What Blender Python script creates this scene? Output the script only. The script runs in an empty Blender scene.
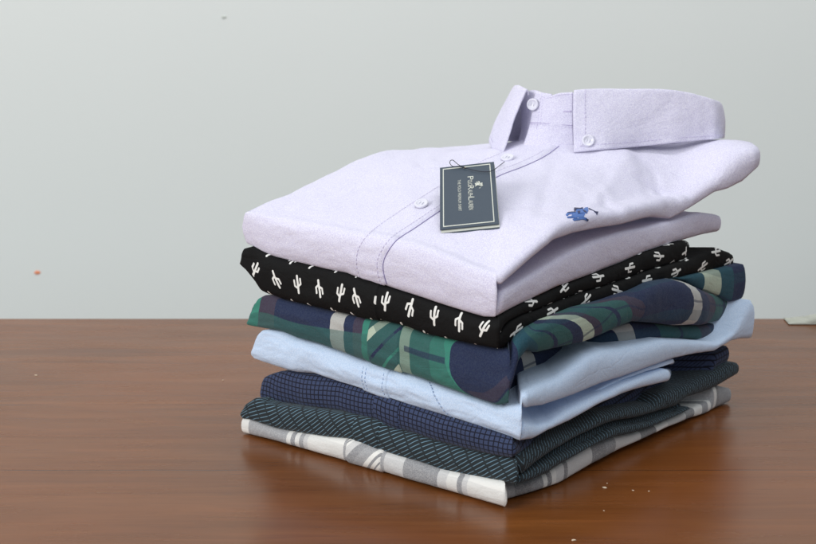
import bpy, bmesh, math, random
import numpy as np
from mathutils import Vector, noise
from mathutils.bvhtree import BVHTree

random.seed(7)
scene = bpy.context.scene
COL = scene.collection

# ------------------------------------------------------------------ camera model (photo is 816 x 544)
F_PX, CAM_H, HORIZON = 1590.0, 0.413, -100.0
TH = math.atan((272 - HORIZON) / F_PX)
CT, ST = math.cos(TH), math.sin(TH)

def proj(x, y, z):
    z -= CAM_H
    d = y * CT - z * ST
    u = y * ST + z * CT
    return 408 + F_PX * x / d, 272 - F_PX * u / d

def ray(px, py):
    x = (px - 408) / F_PX
    u = (272 - py) / F_PX
    return Vector((x, CT + u * ST, -ST + u * CT))

def zat(y, py):
    k = (272 - py) / F_PX
    return CAM_H + y * (k * CT - ST) / (CT + k * ST)

def at_depth(px, py, y):
    r = ray(px, py)
    t = y / r.y
    return Vector((r.x * t, y, CAM_H + r.z * t))

def lin(c):
    c = c / 255.0
    return c / 12.92 if c <= 0.04045 else ((c + 0.055) / 1.055) ** 2.4

def rgb(r, g, b, k=1.0):
    return (min(1, lin(r) * k), min(1, lin(g) * k), min(1, lin(b) * k), 1)

# ------------------------------------------------------------------ tagging and linking
def tag(o, label=None, cat=None, group=None, kind=None):
    if label: o['label'] = label
    if cat: o['category'] = cat
    if group: o['group'] = group
    if kind: o['kind'] = kind
    return o

def empty(name, loc):
    o = bpy.data.objects.new(name, None)
    o.empty_display_size = 0.02
    o.location = loc
    COL.objects.link(o)
    return o

def root_loc(o):
    v = Vector((0, 0, 0))
    while o is not None:
        v += o.location
        o = o.parent
    return v

def link_mesh(name, verts, faces, mat, parent=None, smooth=True, uvs=None, aux=None, weld=False):
    """verts are in world coordinates; stored relative to the parent's origin"""
    off = root_loc(parent) if parent is not None else Vector((0, 0, 0))
    me = bpy.data.meshes.new(name)
    me.from_pydata([(v[0] - off.x, v[1] - off.y, v[2] - off.z) for v in verts], [], faces)
    me.update()
    if uvs is not None:
        l = me.uv_layers.new(name='UVMap')
        for lp in me.loops:
            l.data[lp.index].uv = uvs[lp.vertex_index]
    if aux is not None:
        l = me.uv_layers.new(name='Aux')
        for lp in me.loops:
            l.data[lp.index].uv = aux[lp.vertex_index]
    if weld:
        bw_ = bmesh.new(); bw_.from_mesh(me)
        bmesh.ops.remove_doubles(bw_, verts=bw_.verts, dist=3e-5)
        bmesh.ops.recalc_face_normals(bw_, faces=bw_.faces)
        bw_.to_mesh(me); bw_.free()
    me.materials.append(mat)
    if smooth:
        me.polygons.foreach_set('use_smooth', [True] * len(me.polygons))
    o = bpy.data.objects.new(name, me)
    COL.objects.link(o)
    if parent is not None:
        o.parent = parent
    return o

# ------------------------------------------------------------------ node helpers
class NT:
    def __init__(self, name):
        self.m = bpy.data.materials.new(name)
        self.m.use_nodes = True
        self.t = self.m.node_tree
        self.t.nodes.clear()
        self.out = self.t.nodes.new('ShaderNodeOutputMaterial')
        self.b = self.t.nodes.new('ShaderNodeBsdfPrincipled')
        self.t.links.new(self.b.outputs[0], self.out.inputs[0])
    def link(self, a, s):
        if isinstance(a, bpy.types.NodeSocket): self.t.links.new(a, s)
        else: s.default_value = a
    def math(self, op, a, b=None, c=None, clamp=False):
        n = self.t.nodes.new('ShaderNodeMath'); n.operation = op; n.use_clamp = clamp
        self.link(a, n.inputs[0])
        if b is not None: self.link(b, n.inputs[1])
        if c is not None: self.link(c, n.inputs[2])
        return n.outputs[0]
    def vm(self, op, a, b=None, scale=None):
        n = self.t.nodes.new('ShaderNodeVectorMath'); n.operation = op
        self.link(a, n.inputs[0])
        if b is not None: self.link(b, n.inputs[1])
        if scale is not None: self.link(scale, n.inputs['Scale'])
        return n.outputs['Value'] if op in ('DOT_PRODUCT', 'LENGTH', 'DISTANCE') else n.outputs[0]
    def xyz(self, x, y, z=0.0):
        n = self.t.nodes.new('ShaderNodeCombineXYZ')
        self.link(x, n.inputs[0]); self.link(y, n.inputs[1]); self.link(z, n.inputs[2])
        return n.outputs[0]
    def sep(self, v):
        n = self.t.nodes.new('ShaderNodeSeparateXYZ'); self.link(v, n.inputs[0])
        return n.outputs
    def uv(self, name='UVMap'):
        n = self.t.nodes.new('ShaderNodeUVMap'); n.uv_map = name
        return n.outputs[0]
    def obj(self):
        return self.t.nodes.new('ShaderNodeTexCoord').outputs['Object']
    def noise(self, vec, scale, detail=3, rough=0.5, dist=0.0):
        n = self.t.nodes.new('ShaderNodeTexNoise')
        self.link(vec, n.inputs['Vector']); n.inputs['Scale'].default_value = scale
        n.inputs['Detail'].default_value = detail; n.inputs['Roughness'].default_value = rough
        n.inputs['Distortion'].default_value = dist
        return n.outputs['Fac']
    def noisec(self, vec, scale, detail=2):
        n = self.t.nodes.new('ShaderNodeTexNoise')
        self.link(vec, n.inputs['Vector']); n.inputs['Scale'].default_value = scale
        n.inputs['Detail'].default_value = detail
        return n.outputs['Color']
    def mix(self, f, a, b, blend='MIX'):
        n = self.t.nodes.new('ShaderNodeMix'); n.data_type = 'RGBA'; n.blend_type = blend
        self.link(f, n.inputs['Factor']); self.link(a, n.inputs[6]); self.link(b, n.inputs[7])
        return n.outputs[2]
    def ramp(self, f, stops, interp='CONSTANT'):
        n = self.t.nodes.new('ShaderNodeValToRGB'); r = n.color_ramp; r.interpolation = interp
        stops = sorted(stops, key=lambda s: s[0])[:32]
        r.elements[0].position = max(0, stops[0][0]); r.elements[0].color = stops[0][1]
        r.elements[1].position = min(1, stops[1][0]); r.elements[1].color = stops[1][1]
        for p, c in stops[2:]:
            e = r.elements.new(min(1, max(0, p))); e.color = c
        self.link(f, n.inputs[0])
        return n.outputs[0]
    def smooth(self, v, lo, hi, a=0.0, b=1.0):
        n = self.t.nodes.new('ShaderNodeMapRange'); n.interpolation_type = 'SMOOTHSTEP'
        self.link(v, n.inputs[0]); n.inputs[1].default_value = lo; n.inputs[2].default_value = hi
        n.inputs[3].default_value = a; n.inputs[4].default_value = b
        return n.outputs[0]
    def bump(self, h, strength, dist, normal=None):
        n = self.t.nodes.new('ShaderNodeBump'); n.inputs['Strength'].default_value = strength
        n.inputs['Distance'].default_value = dist
        self.link(h, n.inputs['Height'])
        if normal is not None: self.link(normal, n.inputs['Normal'])
        return n.outputs[0]
    def cloth(self, color, rough=0.85, sheen=0.15, crumple=0.35, weave=0.5, cscale=38, ridge=0.12):
        o = self.obj()
        cr = self.noise(self.vm('MULTIPLY', o, (1, 1, 1.8)), cscale, 4, 0.55, 0.6)
        n1 = self.bump(cr, crumple, 0.0035)
        rn = self.noise(self.vm('MULTIPLY', o, (1, 1, 1.6)), 15, 3, 0.5, 1.2)
        rid = self.smooth(self.math('ABSOLUTE', self.math('SUBTRACT', rn, 0.5)), 0.0, 0.035)
        n1 = self.bump(rid, ridge, 0.0016, n1)
        fine = self.noise(o, 130, 4, 0.65, 0.8)
        n1 = self.bump(fine, 0.28, 0.0010, n1)
        wv = self.noise(o, 1500, 2, 0.7)
        n2 = self.bump(wv, weave, 0.0004, n1)
        self.link(color, self.b.inputs['Base Color'])
        self.b.inputs['Roughness'].default_value = rough
        self.b.inputs['Sheen Weight'].default_value = sheen
        self.b.inputs['Sheen Roughness'].default_value = 0.5
        self.b.inputs['Specular IOR Level'].default_value = 0.25
        self.link(n2, self.b.inputs['Normal'])
        return self.m

def plain(name, col, rough=0.5, **kw):
    n = NT(name)
    n.b.inputs['Base Color'].default_value = col
    n.b.inputs['Roughness'].default_value = rough
    for k, v in kw.items():
        n.b.inputs[k.replace('_', ' ')].default_value = v
    return n

# ------------------------------------------------------------------ the plan of the stack
def ground_pt(px, py):
    r = ray(px, py); t = -CAM_H / r.z
    return Vector((r.x * t, r.y * t))
GL, GF, GR = ground_pt(240, 434), ground_pt(505, 512), ground_pt(728, 403)
UA = (GF - GL).normalized(); UB = (GR - GF).normalized()

def ab(a, b):
    return GL + UA * a + UB * b

def col_xy(px, y, z):
    d = y * CT - (z - CAM_H) * ST
    return Vector(((px - 408) / F_PX * d, y))

def interp(x, pts):
    return float(np.interp(x, [p[0] for p in pts], [p[1] for p in pts]))

RC = 0.0035
class Plan:
    """rounded quadrilateral L-F-R-B sampled along its perimeter"""
    def __init__(self, lx, fx, rx, zm, back=None, nA=150, nB=190, nH=34):
        L = col_xy(lx, GL.y, zm); F = col_xy(fx, GF.y, zm); R = col_xy(rx, GR.y, zm)
        B = L + R - F if back is None else back
        self.c = [L, F, R, B]
        C = self.c
        nrm = []
        for i in range(4):
            d = (C[(i + 1) % 4] - C[i]).normalized()
            nrm.append(Vector((d.y, -d.x)))          # outward (plan runs counter-clockwise seen from above)
        mv = []
        for i in range(4):
            n1, n2 = nrm[(i - 1) % 4], nrm[i]
            mv.append((n1 + n2) / (1 + n1.dot(n2)))
        cin = [C[i] - mv[i] * RC for i in range(4)]
        S = []                                        # (Pin, n, m, side)
        def arc(i, t0, t1, side, n=6):
            n1, n2 = nrm[(i - 1) % 4], nrm[i]
            a0 = math.atan2(n1.y, n1.x); a1 = math.atan2(n2.y, n2.x)
            while a1 < a0: a1 += 2 * math.pi
            for k in range(n):
                t = t0 + (t1 - t0) * (k + 0.5) / n
                a = a0 + (a1 - a0) * t
                S.append((cin[i].copy(), Vector((math.cos(a), math.sin(a))), mv[i], side))
        def straight(i, n, side):
            j = (i + 1) % 4
            for k in range(n):
                t = k / (n - 1)
                S.append((cin[i].lerp(cin[j], t), nrm[i], mv[i].lerp(mv[j], t), side))
        arc(0, 0.5, 1, 'A'); straight(0, nA, 'A'); arc(1, 0, 0.5, 'A')
        arc(1, 0.5, 1, 'B'); straight(1, nB, 'B'); arc(2, 0, 0.5, 'B')
        arc(2, 0.5, 1, 'H'); straight(2, nH, 'H'); arc(3, 0, 1, 'H', 8); straight(3, nH, 'H'); arc(0, 0, 0.5, 'H')
        self.S = S
        self.n = len(S)
        self.u = [0.0]
        for k in range(1, self.n):
            p, q = self.pos(k - 1, 0), self.pos(k, 0)
            self.u.append(self.u[-1] + (q - p).length)
        self.ulen = self.u[-1]
        self.iF = next(k for k in range(self.n) if S[k][3] == 'B')
        self.iR = next(k for k in range(self.n) if S[k][3] == 'H')
        self.cen = (C[0] + C[1] + C[2] + C[3]) / 4
    def pos(self, k, off):
        P, n, m, s = self.S[k]
        e = off + RC
        return P + (n * e if e >= 0 else m * e)

def solve_z(pl, k, off, curve, zg):
    P = pl.pos(k, off)
    z = zg
    for _ in range(4):
        px, _y = proj(P.x, P.y, z)
        z = zat(P.y, interp(px, curve))
    return z

ZTOP = None
def build_shirt(name, lx, fx, rx, A, B, zm, mat_fn, parent, inset=0.011, p=0.62, crease=0.028,
                wr=0.0012, seed=0, top_fn=None, rings=None, top_inset=None, uv_fn=None, wlen=0.014, wedge=None):
    """A: dict(bot, top) ; B: list of lobes dict(bot, top, out, rb, rt) from the bottom up"""
    pl = Plan(lx, fx, rx, zm)
    m = 9
    nl = len(B)
    K = nl * m + (nl - 1) * 2
    rows_z = np.zeros((pl.n, K)); rows_o = np.zeros((pl.n, K))
    phis_l = [-math.pi / 2 + math.pi * j / (m - 1) for j in range(m)]
    lobe_of = []
    for q in range(nl):
        lobe_of += [q] * m
        if q < nl - 1: lobe_of += [q, q + 1]
    tin = top_inset if top_inset else inset
    def prof(zb, zt, o, rb, rt, phis):
        zc, hz = (zb + zt) / 2, (zt - zb) / 2
        out = []
        for f in phis:
            c = max(0.0, math.cos(f)) ** p
            out.append((o - (rb if f < 0 else rt) * (1 - c), zc + hz * math.sin(f)))
        return out
    def single(k, bot, top, o=0.0):
        f_ = min(1.0, pl.u[k] / 0.045); f_ = 0.35 + 0.65 * f_ * f_ * (3 - 2 * f_)
        ins, ti = inset * f_, tin * f_
        zb = solve_z(pl, k, o - ins, bot, zm)
        if top_fn is not None:
            P = pl.pos(k, o - ti); zt = top_fn(P.x, P.y)
        else:
            zt = solve_z(pl, k, o - ti, top, zm)
        zb = max(zb, 0.0012)
        zt = max(zt, zb + 0.003)
        ph = [-math.pi / 2 + math.pi * j / (K - 1) for j in range(K)]
        return prof(zb, zt, o, ins, ti, ph)
    def multi(k):
        P0 = pl.pos(k, 0)
        px0 = proj(P0.x, P0.y, zm)[0]
        res = []
        prev = None
        for q, lb in enumerate(B):
            o = lb.get('out', 0.0)
            if isinstance(o, list): o = interp(px0, o)
            rb = lb.get('rb', 0.006); rt = lb.get('rt', 0.006)
            zb = max(0.0012, solve_z(pl, k, o - rb, lb['bot'], zm))
            if q == nl - 1 and top_fn is not None:
                rt = tin
                P = pl.pos(k, o - rt); zt = top_fn(P.x, P.y)
            else:
                zt = solve_z(pl, k, o - rt, lb['top'], zm)
            zt = max(zt, zb + 0.0015)
            pr = prof(zb, zt, o, rb, rt, phis_l)
            if prev is not None:
                cr = min(prev[0], pr[0][0])
                res.append((cr - crease, prev[1] + 0.0))
                res.append((cr - crease, max(pr[0][1], prev[1] + 0.0004)))
            res += pr
            prev = pr[-1]
        return res
    for k in range(pl.n):
        side = pl.S[k][3]
        if side == 'A':
            pr = single(k, A['bot'], A['top'])
        elif side == 'B':
            d = pl.u[k] - pl.u[pl.iF]
            w = min(1.0, d / wlen); w = w * w * (3 - 2 * w)
            pm = multi(k)
            if w < 1:
                ps = single(k, B[0]['bot'], B[-1]['top'])
                # near the corner the A curves still rule the outline
                pr = [(a[0] * (1 - w) + b[0] * w, a[1] * (1 - w) + b[1] * w) for a, b in zip(ps, pm)]
            else:
                pr = pm
        else:
            continue
        for j in range(K):
            rows_o[k, j], rows_z[k, j] = pr[j]
    # hidden sides: blend from R's end to L's start
    uR, uE = pl.u[pl.iR - 1], pl.u[-1] + (pl.pos(0, 0) - pl.pos(pl.n - 1, 0)).length
    for k in range(pl.iR, pl.n):
        t = (pl.u[k] - uR) / (uE - uR)
        ts = t * t * (3 - 2 * t)
        rows_o[k] = rows_o[pl.iR - 1] * (1 - ts) + rows_o[0] * ts
        rows_z[k] = rows_z[pl.iR - 1] * (1 - ts) + rows_z[0] * ts
        if top_fn is not None:
            o = rows_o[k, K - 1]
            P = pl.pos(k, o)
            zt = top_fn(P.x, P.y)
            dz = zt - rows_z[k, K - 1]
            for j in range(K):
                rows_z[k, j] += dz * (j / (K - 1)) ** 1.5
    # vertices
    verts, uvs, aux = [], [], []
    cols = []
    for k in range(pl.n):
        colv = []
        v = 0.0; prevp = None
        for j in range(K):
            o, z = rows_o[k, j], rows_z[k, j]
            P = pl.pos(k, o)
            # wrinkles: soft undulation, along the edge and across it
            q = Vector((pl.u[k] * 30 + seed * 7.3, j * 0.16, seed * 3.1))
            q2 = Vector((pl.u[k] * 95 + seed * 3.3, j * 0.35, seed * 9.7))
            w1 = noise.noise(q) * wr + noise.noise(q2) * wr * 0.35
            edge = math.sin(math.pi * j / (K - 1)) ** 0.5
            nvec = pl.S[k][1]
            P = P + nvec * (w1 * edge)
            if wedge:
                da = (P - pl.c[0]).dot(UA)
                P = P + UA * (interp(j / (K - 1), wedge) * math.exp(-max(0, da) / 0.016))
            p3 = Vector((P.x, P.y, z + noise.noise(q + Vector((5, 5, 5))) * wr * 0.3 * edge))
            if prevp is not None:
                dd = (p3 - prevp).length
                v += min(dd, 0.006)
            prevp = p3
            colv.append(len(verts)); verts.append(p3)
            px0 = proj(p3.x, p3.y, p3.z)[0]
            fr = (j % (m + 2)) / (m - 1) if nl > 1 else j / (K - 1)
            uu, vv = pl.u[k], v
            if uv_fn: uu, vv = uv_fn(uu, vv, lobe_of[j], min(1, fr), px0, pl.S[k][3], p3.z, pl.u[k] - pl.u[pl.iF], j / (K - 1))
            uvs.append((uu, vv)); aux.append((lobe_of[j] / 10.0 + 0.05, j / (K - 1)))
        cols.append(colv)
    faces = []
    for k in range(pl.n):
        k2 = (k + 1) % pl.n
        for j in range(K - 1):
            faces.append((cols[k][j], cols[k2][j], cols[k2][j + 1], cols[k][j + 1]))
    # caps
    cen = pl.cen
    def cap(j, ks, zfun, flip):
        prev = [c[j] for c in cols]
        zmean = sum(verts[i].z for i in prev) / len(prev)
        for f in ks:
            ring = []
            for k in range(pl.n):
                b = verts[cols[k][j]]
                x = cen.x + (b.x - cen.x) * f; y = cen.y + (b.y - cen.y) * f
                z = zfun(x, y, b.z, f, zmean)
                ring.append(len(verts)); verts.append(Vector((x, y, z)))
                bu = uvs[cols[k][j]]; dist_ = math.hypot(x - b.x, y - b.y)
                uvs.append((bu[0], bu[1] + (dist_ if not flip else -dist_))); aux.append((aux[cols[k][j]][0], 1.0 if not flip else 0.0))
            for k in range(pl.n):
                k2 = (k + 1) % pl.n
                q = (prev[k], prev[k2], ring[k2], ring[k])
                faces.append(q if not flip else q[::-1])
            prev = ring
        c = len(verts); verts.append(Vector((cen.x, cen.y, zfun(cen.x, cen.y, zmean, 0, zmean))))
        uvs.append((0, 0)); aux.append((0.05, 0.5))
        for k in range(pl.n):
            k2 = (k + 1) % pl.n
            q = (prev[k], prev[k2], c)
            faces.append(q if not flip else q[::-1])
    low = lambda x, y, zb, f, zmn: zb * (0.3 + 0.7 * f) + zmn * 0.7 * (1 - f)
    if top_fn is None:
        cap(K - 1, [0.94, 0.8, 0.5, 0.2], low, False)
    else:
        N = rings or 90
        cap(K - 1, [1 - (i + 1) / (N + 1) for i in range(N)], lambda x, y, zb, f, zmn: top_fn(x, y), False)
    cap(0, [0.94, 0.8, 0.5, 0.2], low, True)
    # pixel -> u lookup on each side
    def uA(px):
        xs = [proj(pl.pos(k, 0).x, pl.pos(k, 0).y, zm)[0] for k in range(pl.iF)]
        return float(np.interp(px, xs, pl.u[:pl.iF]))
    def uB(px):
        ks = range(pl.iF, pl.iR)
        xs = [proj(pl.pos(k, 0).x, pl.pos(k, 0).y, zm)[0] for k in ks]
        return float(np.interp(px, xs, [pl.u[k] for k in ks]))
    info = dict(plan=pl, cols=cols, verts=verts, K=K, uA=uA, uB=uB, UL=pl.ulen, uF=pl.u[pl.iF], uvs=uvs, aux=aux, zm=zm)
    mat = mat_fn(info)
    o = link_mesh(name, verts, faces, mat, parent, uvs=uvs, aux=aux, weld=True)
    info['obj'] = o; info['mat'] = mat
    info['bvh'] = BVHTree.FromPolygons([tuple(v) for v in verts], faces)
    return info

def side_strip(info, px0, px1, mat, parent, name='placket', thick=0.0009, lean=0.0, uvrot=0.8, uvoff=(0.3, 0.1)):
    """a strip of cloth laid over the front fold between two columns of the body"""
    pl = info['plan']; K = info['K']; V = info['verts']
    n = 26
    u0, u1 = info['uA'](px0), info['uA'](px1)
    us = [u0 + (u1 - u0) * i / (n - 1) for i in range(n)]
    U = pl.u[:pl.iF]
    verts, uvs = [], []
    for i, u in enumerate(us):
        for j in range(K):
            uu = u + lean * (j / (K - 1) - 0.5)
            k = int(np.searchsorted(U, uu)) - 1
            k = max(0, min(len(U) - 2, k))
            t = (uu - U[k]) / max(1e-9, U[k + 1] - U[k])
            a = V[info['cols'][k][j]].lerp(V[info['cols'][k + 1][j]], t)
            # outward direction from the profile
            ja, jb = max(0, j - 1), min(K - 1, j + 1)
            tv = V[info['cols'][k][jb]] - V[info['cols'][k][ja]]
            tu = V[info['cols'][k + 1][j]] - V[info['cols'][k][j]]
            nn = tu.cross(tv)
            nn = nn.normalized() if nn.length > 1e-12 else Vector((0, -1, 0))
            e = thick if 0 < i < n - 1 else -0.0004
            verts.append(a + nn * e)
            s, c = math.sin(uvrot), math.cos(uvrot)
            x, y = u - u0, info['uvs'][info['cols'][k][j]][1]
            uvs.append((uvoff[0] + x * c - y * s, uvoff[1] + x * s + y * c))
    faces = [(i * K + j, (i + 1) * K + j, (i + 1) * K + j + 1, i * K + j + 1) for i in range(n - 1) for j in range(K - 1)]
    return link_mesh(name, verts, faces, mat, parent, uvs=uvs, aux=[(0.05, 0.5)] * len(verts))

def tube(pts, r, sides=6, closed_ends=True):
    verts, faces = [], []
    n = len(pts)
    for i, p in enumerate(pts):
        d = (pts[min(n - 1, i + 1)] - pts[max(0, i - 1)]).normalized()
        a = d.cross(Vector((0, 0, 1)))
        if a.length < 1e-4: a = d.cross(Vector((1, 0, 0)))
        a.normalize(); b = d.cross(a)
        for s in range(sides):
            t = 2 * math.pi * s / sides
            verts.append(p + a * (r * math.cos(t)) + b * (r * math.sin(t)))
    for i in range(n - 1):
        for s in range(sides):
            s2 = (s + 1) % sides
            faces.append((i * sides + s, i * sides + s2, (i + 1) * sides + s2, (i + 1) * sides + s))
    if closed_ends:
        faces.append(tuple(range(sides))[::-1]); faces.append(tuple((n - 1) * sides + s for s in range(sides)))
    return verts, faces

def dashes(points, normals, r=0.00022, length=0.0021, gap=0.0012, lift=0.0002):
    """stitches: short tubes along a polyline lying on cloth"""
    V, Fc = [], []
    acc = 0.0; cur = []; on = True
    P = [p + n * lift for p, n in zip(points, normals)]
    # resample
    d = [0.0]
    for i in range(1, len(P)): d.append(d[-1] + (P[i] - P[i - 1]).length)
    def at(s):
        i = int(np.searchsorted(d, s)) - 1
        i = max(0, min(len(P) - 2, i))
        t = (s - d[i]) / max(1e-9, d[i + 1] - d[i])
        return P[i].lerp(P[i + 1], t)
    s = 0.0
    while s + length < d[-1]:
        pts = [at(s + length * q / 2) for q in range(3)]
        v, f = tube(pts, r, 5)
        o = len(V); V += v; Fc += [tuple(x + o for x in ff) for ff in f]
        s += length + gap
    return V, Fc

# ------------------------------------------------------------------ traced layer outlines (photo pixels)
c0A = [(239,430),(244,436),(252,438.5),(265,441.5),(282,446.5),(299,450.5),(329,458),(345,463),(360,468),(400,478.5),(433,489),(460,498),(496,510.5),(505,512.5)]
c1A = [(238,413),(243,418),(249,418.5),(265,423),(282,427.5),(299,431),(332,436),(352,437.5),(365,441),(378,446.5),(403,455),(427,462.5),(443,468),(467,473),(496,478.5),(515,482)]
c2A = [(240,400),(253,396),(259.5,397.5),(265,400),(282,403.6),(299,405),(315,407.5),(335,409.6),(349,411.6),(368,417),(380,420),(393,425.5),(400,428),(418,433),(443,441),(467,447.5),(496,453),(508,455)]
c3A = [(258,379),(265,374),(280,370.5),(293,370),(305,372),(322,373),(338,378),(355,383),(370,388),(385,394),(402,399),(427,407),(443,412),(460,417),(477,422.5),(500,430.5),(520,438)]
c3Ab = [(249,356),(265,361.5),(287,367.5)] + c3A[4:]
c4A = [(246,324),(255,326),(268,328),(289,331),(305,337.5),(325,343),(345,350),(360,356),(377,362),(393,367.5),(413,373),(435,381),(463,391),(480,397),(497,403),(507,401)]
c4At = [(252,332),(258,328)] + c4A[2:]
c5A = [(250,300),(254,296.5),(265,294),(277,294.5),(289,299),(305,302.5),(325,307.5),(345,312),(368,316.5),(385,319),(410,325.5),(427,332),(453,338),(477,343),(496,346.5)]
c5Ab = [(243,272),(251,281),(260,290),(270,293.5)] + c5A[3:]
c6A = [(242,241),(253,245.5),(265,251),(282,257),(307,262.5),(332,268.7),(352,272.5),(368,279),(385,283),(402,289),(427,297),(443,302.5),(467,310),(483,314.7),(493,315)]
c6At = [(238,250),(242,248),(253,245.5)] + c6A[2:]

W_bot = [(505,512.8),(520,503.5),(547,488),(567,476),(587,464),(616,449),(656,430),(684,418.5),(707,411.5),(722,407),(732,401)]
S_bot = [(513,483),(517,482),(530,478.5),(543,473),(553,466),(570,456),(587,446),(610,436.5),(629,433),(656,423),(684,409.5),(706,399.5),(722,386),(740,370)]
W_top = S_bot[:-2] + [(707,388),(714,384.5),(725,388),(732,397)]
S1_bot = [(515,478),(530,470),(550,460),(587,443),(610,429),(647,422),(675,412.6),(703,396),(720,384),(740,370)]
S2_bot = [(517,474),(530,463),(547,451),(560,443),(573,435),(590,427),(610,420),(629,417),(647,412.5),(671,406),(681,397),(705,390),(720,381),(740,369)]
N_bot = [(508,455),(515,452),(523,447),(545,436),(570,426),(593,412),(616,406),(643,402),(653,393),(679,383),(705,371),(722,362),(731,361.5),(741,366)]
U0_bot = [(520,438),(530,436.5),(543,428.5),(563,420),(595,402),(616,393),(629,389),(656,382),(684,376),(699,372.5),(707,364)]
N_top = U0_bot[:-2] + [(699,372),(705,364),(710,353),(726,342),(731,346)]
U0_top = [(522,421),(535,424),(548,420),(562,410),(600,392),(619,382.5),(647,373),(671,366),(700,360),(708,360)]
U1_bot = [(520,408),(530,406),(540,405),(572,394),(597,383.5),(616,377.5),(647,366),(671,358),(694,353),(711,350.5),(729,340.5),(740,338.5),(756,338)]
T0_bot = [(505,402),(507,400),(517,390),(530,384),(553,375),(567,365),(582,354),(596,348),(616,346.5),(629,343.6),(656,338),(684,339),(707,341.7),(722,335),(736,318)]
U1_top = T0_bot[:-3] + [(707,341),(722,331),(736,306),(741,298),(750,318),(756,334)]
T1_bot = [(507,371),(517,356),(522,350),(533,352),(555,347.5),(580,342),(588,339),(610,328),(629,321),(653,323),(671,325),(699,325),(722,319),(736,310)]
K0_bot = [(497,347),(503,345),(508,339),(520,328),(537,318.5),(553,313),(570,307),(597,301),(616,295),(640,286.5),(657,280),(684,274.5),(714,269),(735,262)]
T1_top = K0_bot[:9] + [(629,290.5),(647,282.5),(670,278.5),(681,281),(699,291.5),(714,296),(729,302),(736,309)]
K0_top = [(497,325),(520,314),(540,307),(580,292),(616,281),(650,269),(690,257),(712,246),(724,251),(735,260)]
LB0_b = [(493,315),(505,308.5),(522,300),(553,285.5),(580,276),(616,262),(638,252),(666,243),(694,235),(714,231),(721,225)]
LB0_t = [(497,294),(501,289),(515,282),(540,267),(567,251),(590,240.5),(616,231.5),(645,226),(670,220),(697,212),(712,214),(721,219)]
LB2_b = [(497,286),(501,281.5),(525,260.5),(551,239.5),(570,233),(587,229.5),(616,224.5),(650,216.5),(668,218.5),(690,206),(712,192),(725,189),(740,182),(757,166)]

# ------------------------------------------------------------------ cloth materials
def px_ramp(info, segs, side):
    U = info['uA'] if side == 'A' else info['uB']
    return [(U(px) / info['UL'], c) for px, c in segs]

def warp_uv(n, amt=0.0012, scale=26):
    uv = n.uv()
    d = n.vm('SUBTRACT', n.noisec(n.obj(), scale), (0.5, 0.5, 0.5))
    return n.vm('ADD', uv, n.vm('MULTIPLY', d, (amt * 2, amt * 2, 0)))

def mat_lavender(info=None):
    n = NT('lavender_oxford')
    o = n.obj()
    sp = n.noise(o, 1350, 2, 0.75)
    f = n.smooth(sp, 0.34, 0.66)
    c = n.mix(f, rgb(204, 200, 225), rgb(231, 229, 243))
    mott = n.noise(o, 260, 3, 0.6)
    c = n.mix(n.smooth(mott, 0.3, 0.75, 0.0, 0.12), c, rgb(206, 199, 226))
    return n.cloth(c, 0.9, 0.1, 0.55, 0.7, 24, 0.07)

def mat_blue(info=None):
    n = NT('light_blue_cotton')
    sp = n.noise(n.obj(), 1300, 2, 0.7)
    c = n.mix(n.smooth(sp, 0.35, 0.65), rgb(190, 212, 240), rgb(212, 228, 250))
    return n.cloth(c, 0.85, 0.15, 0.38, 0.3, 26)

def mat_navy(info):
    n = NT('navy_grid_check')
    s = n.sep(warp_uv(n, 0.0008, 40))
    per = 0.0041
    gx = n.math('PINGPONG', n.math('DIVIDE', s[0], per), 0.5)
    gy = n.math('PINGPONG', n.math('DIVIDE', s[1], per * 0.92), 0.5)
    d = n.math('MINIMUM', gx, gy)
    f = n.smooth(d, 0.06, 0.17)
    sp = n.noise(n.obj(), 1300, 2, 0.7)
    base = n.mix(sp, rgb(40, 50, 80), rgb(72, 84, 116))
    c = n.mix(f, rgb(20, 22, 38), base)
    return n.cloth(c, 0.85, 0.1, 0.45, 0.4, 34)

def mat_pin(info):
    n = NT('charcoal_dash_stripe')
    s = n.sep(warp_uv(n, 0.0009, 40))
    uF = info['uF']
    isB = n.math('GREATER_THAN', s[0], uF)
    # direction of the dashes: leaning on the front, steeper on the side
    lean = n.math('ADD', n.math('MULTIPLY', isB, 1.0), -1.45)
    a = n.math('ADD', s[0], n.math('MULTIPLY', s[1], lean))
    per = n.math('SUBTRACT', 0.0052, n.math('MULTIPLY', isB, 0.0020))
    q = n.math('DIVIDE', a, per)
    idx = n.math('FLOOR', q)
    fr = n.math('FRACT', q)
    line = n.smooth(n.math('ABSOLUTE', n.math('SUBTRACT', fr, 0.5)), 0.05, 0.13, 1, 0)
    st = n.math('FRACT', n.math('ADD', n.math('DIVIDE', s[1], 0.0062), n.math('MULTIPLY', idx, 0.37)))
    dash = n.smooth(n.math('ABSOLUTE', n.math('SUBTRACT', st, 0.5)), 0.40, 0.46, 1, 0)
    f = n.math('MULTIPLY', line, dash)
    sp = n.noise(n.obj(), 1200, 2, 0.7)
    base = n.mix(sp, rgb(26, 32, 36), rgb(48, 56, 60))
    c = n.mix(n.math('MULTIPLY', f, n.math('SUBTRACT', 0.85, n.math('MULTIPLY', isB, 0.3))), base, rgb(118, 152, 172))
    return n.cloth(c, 0.85, 0.08, 0.45, 0.4, 34)

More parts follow.
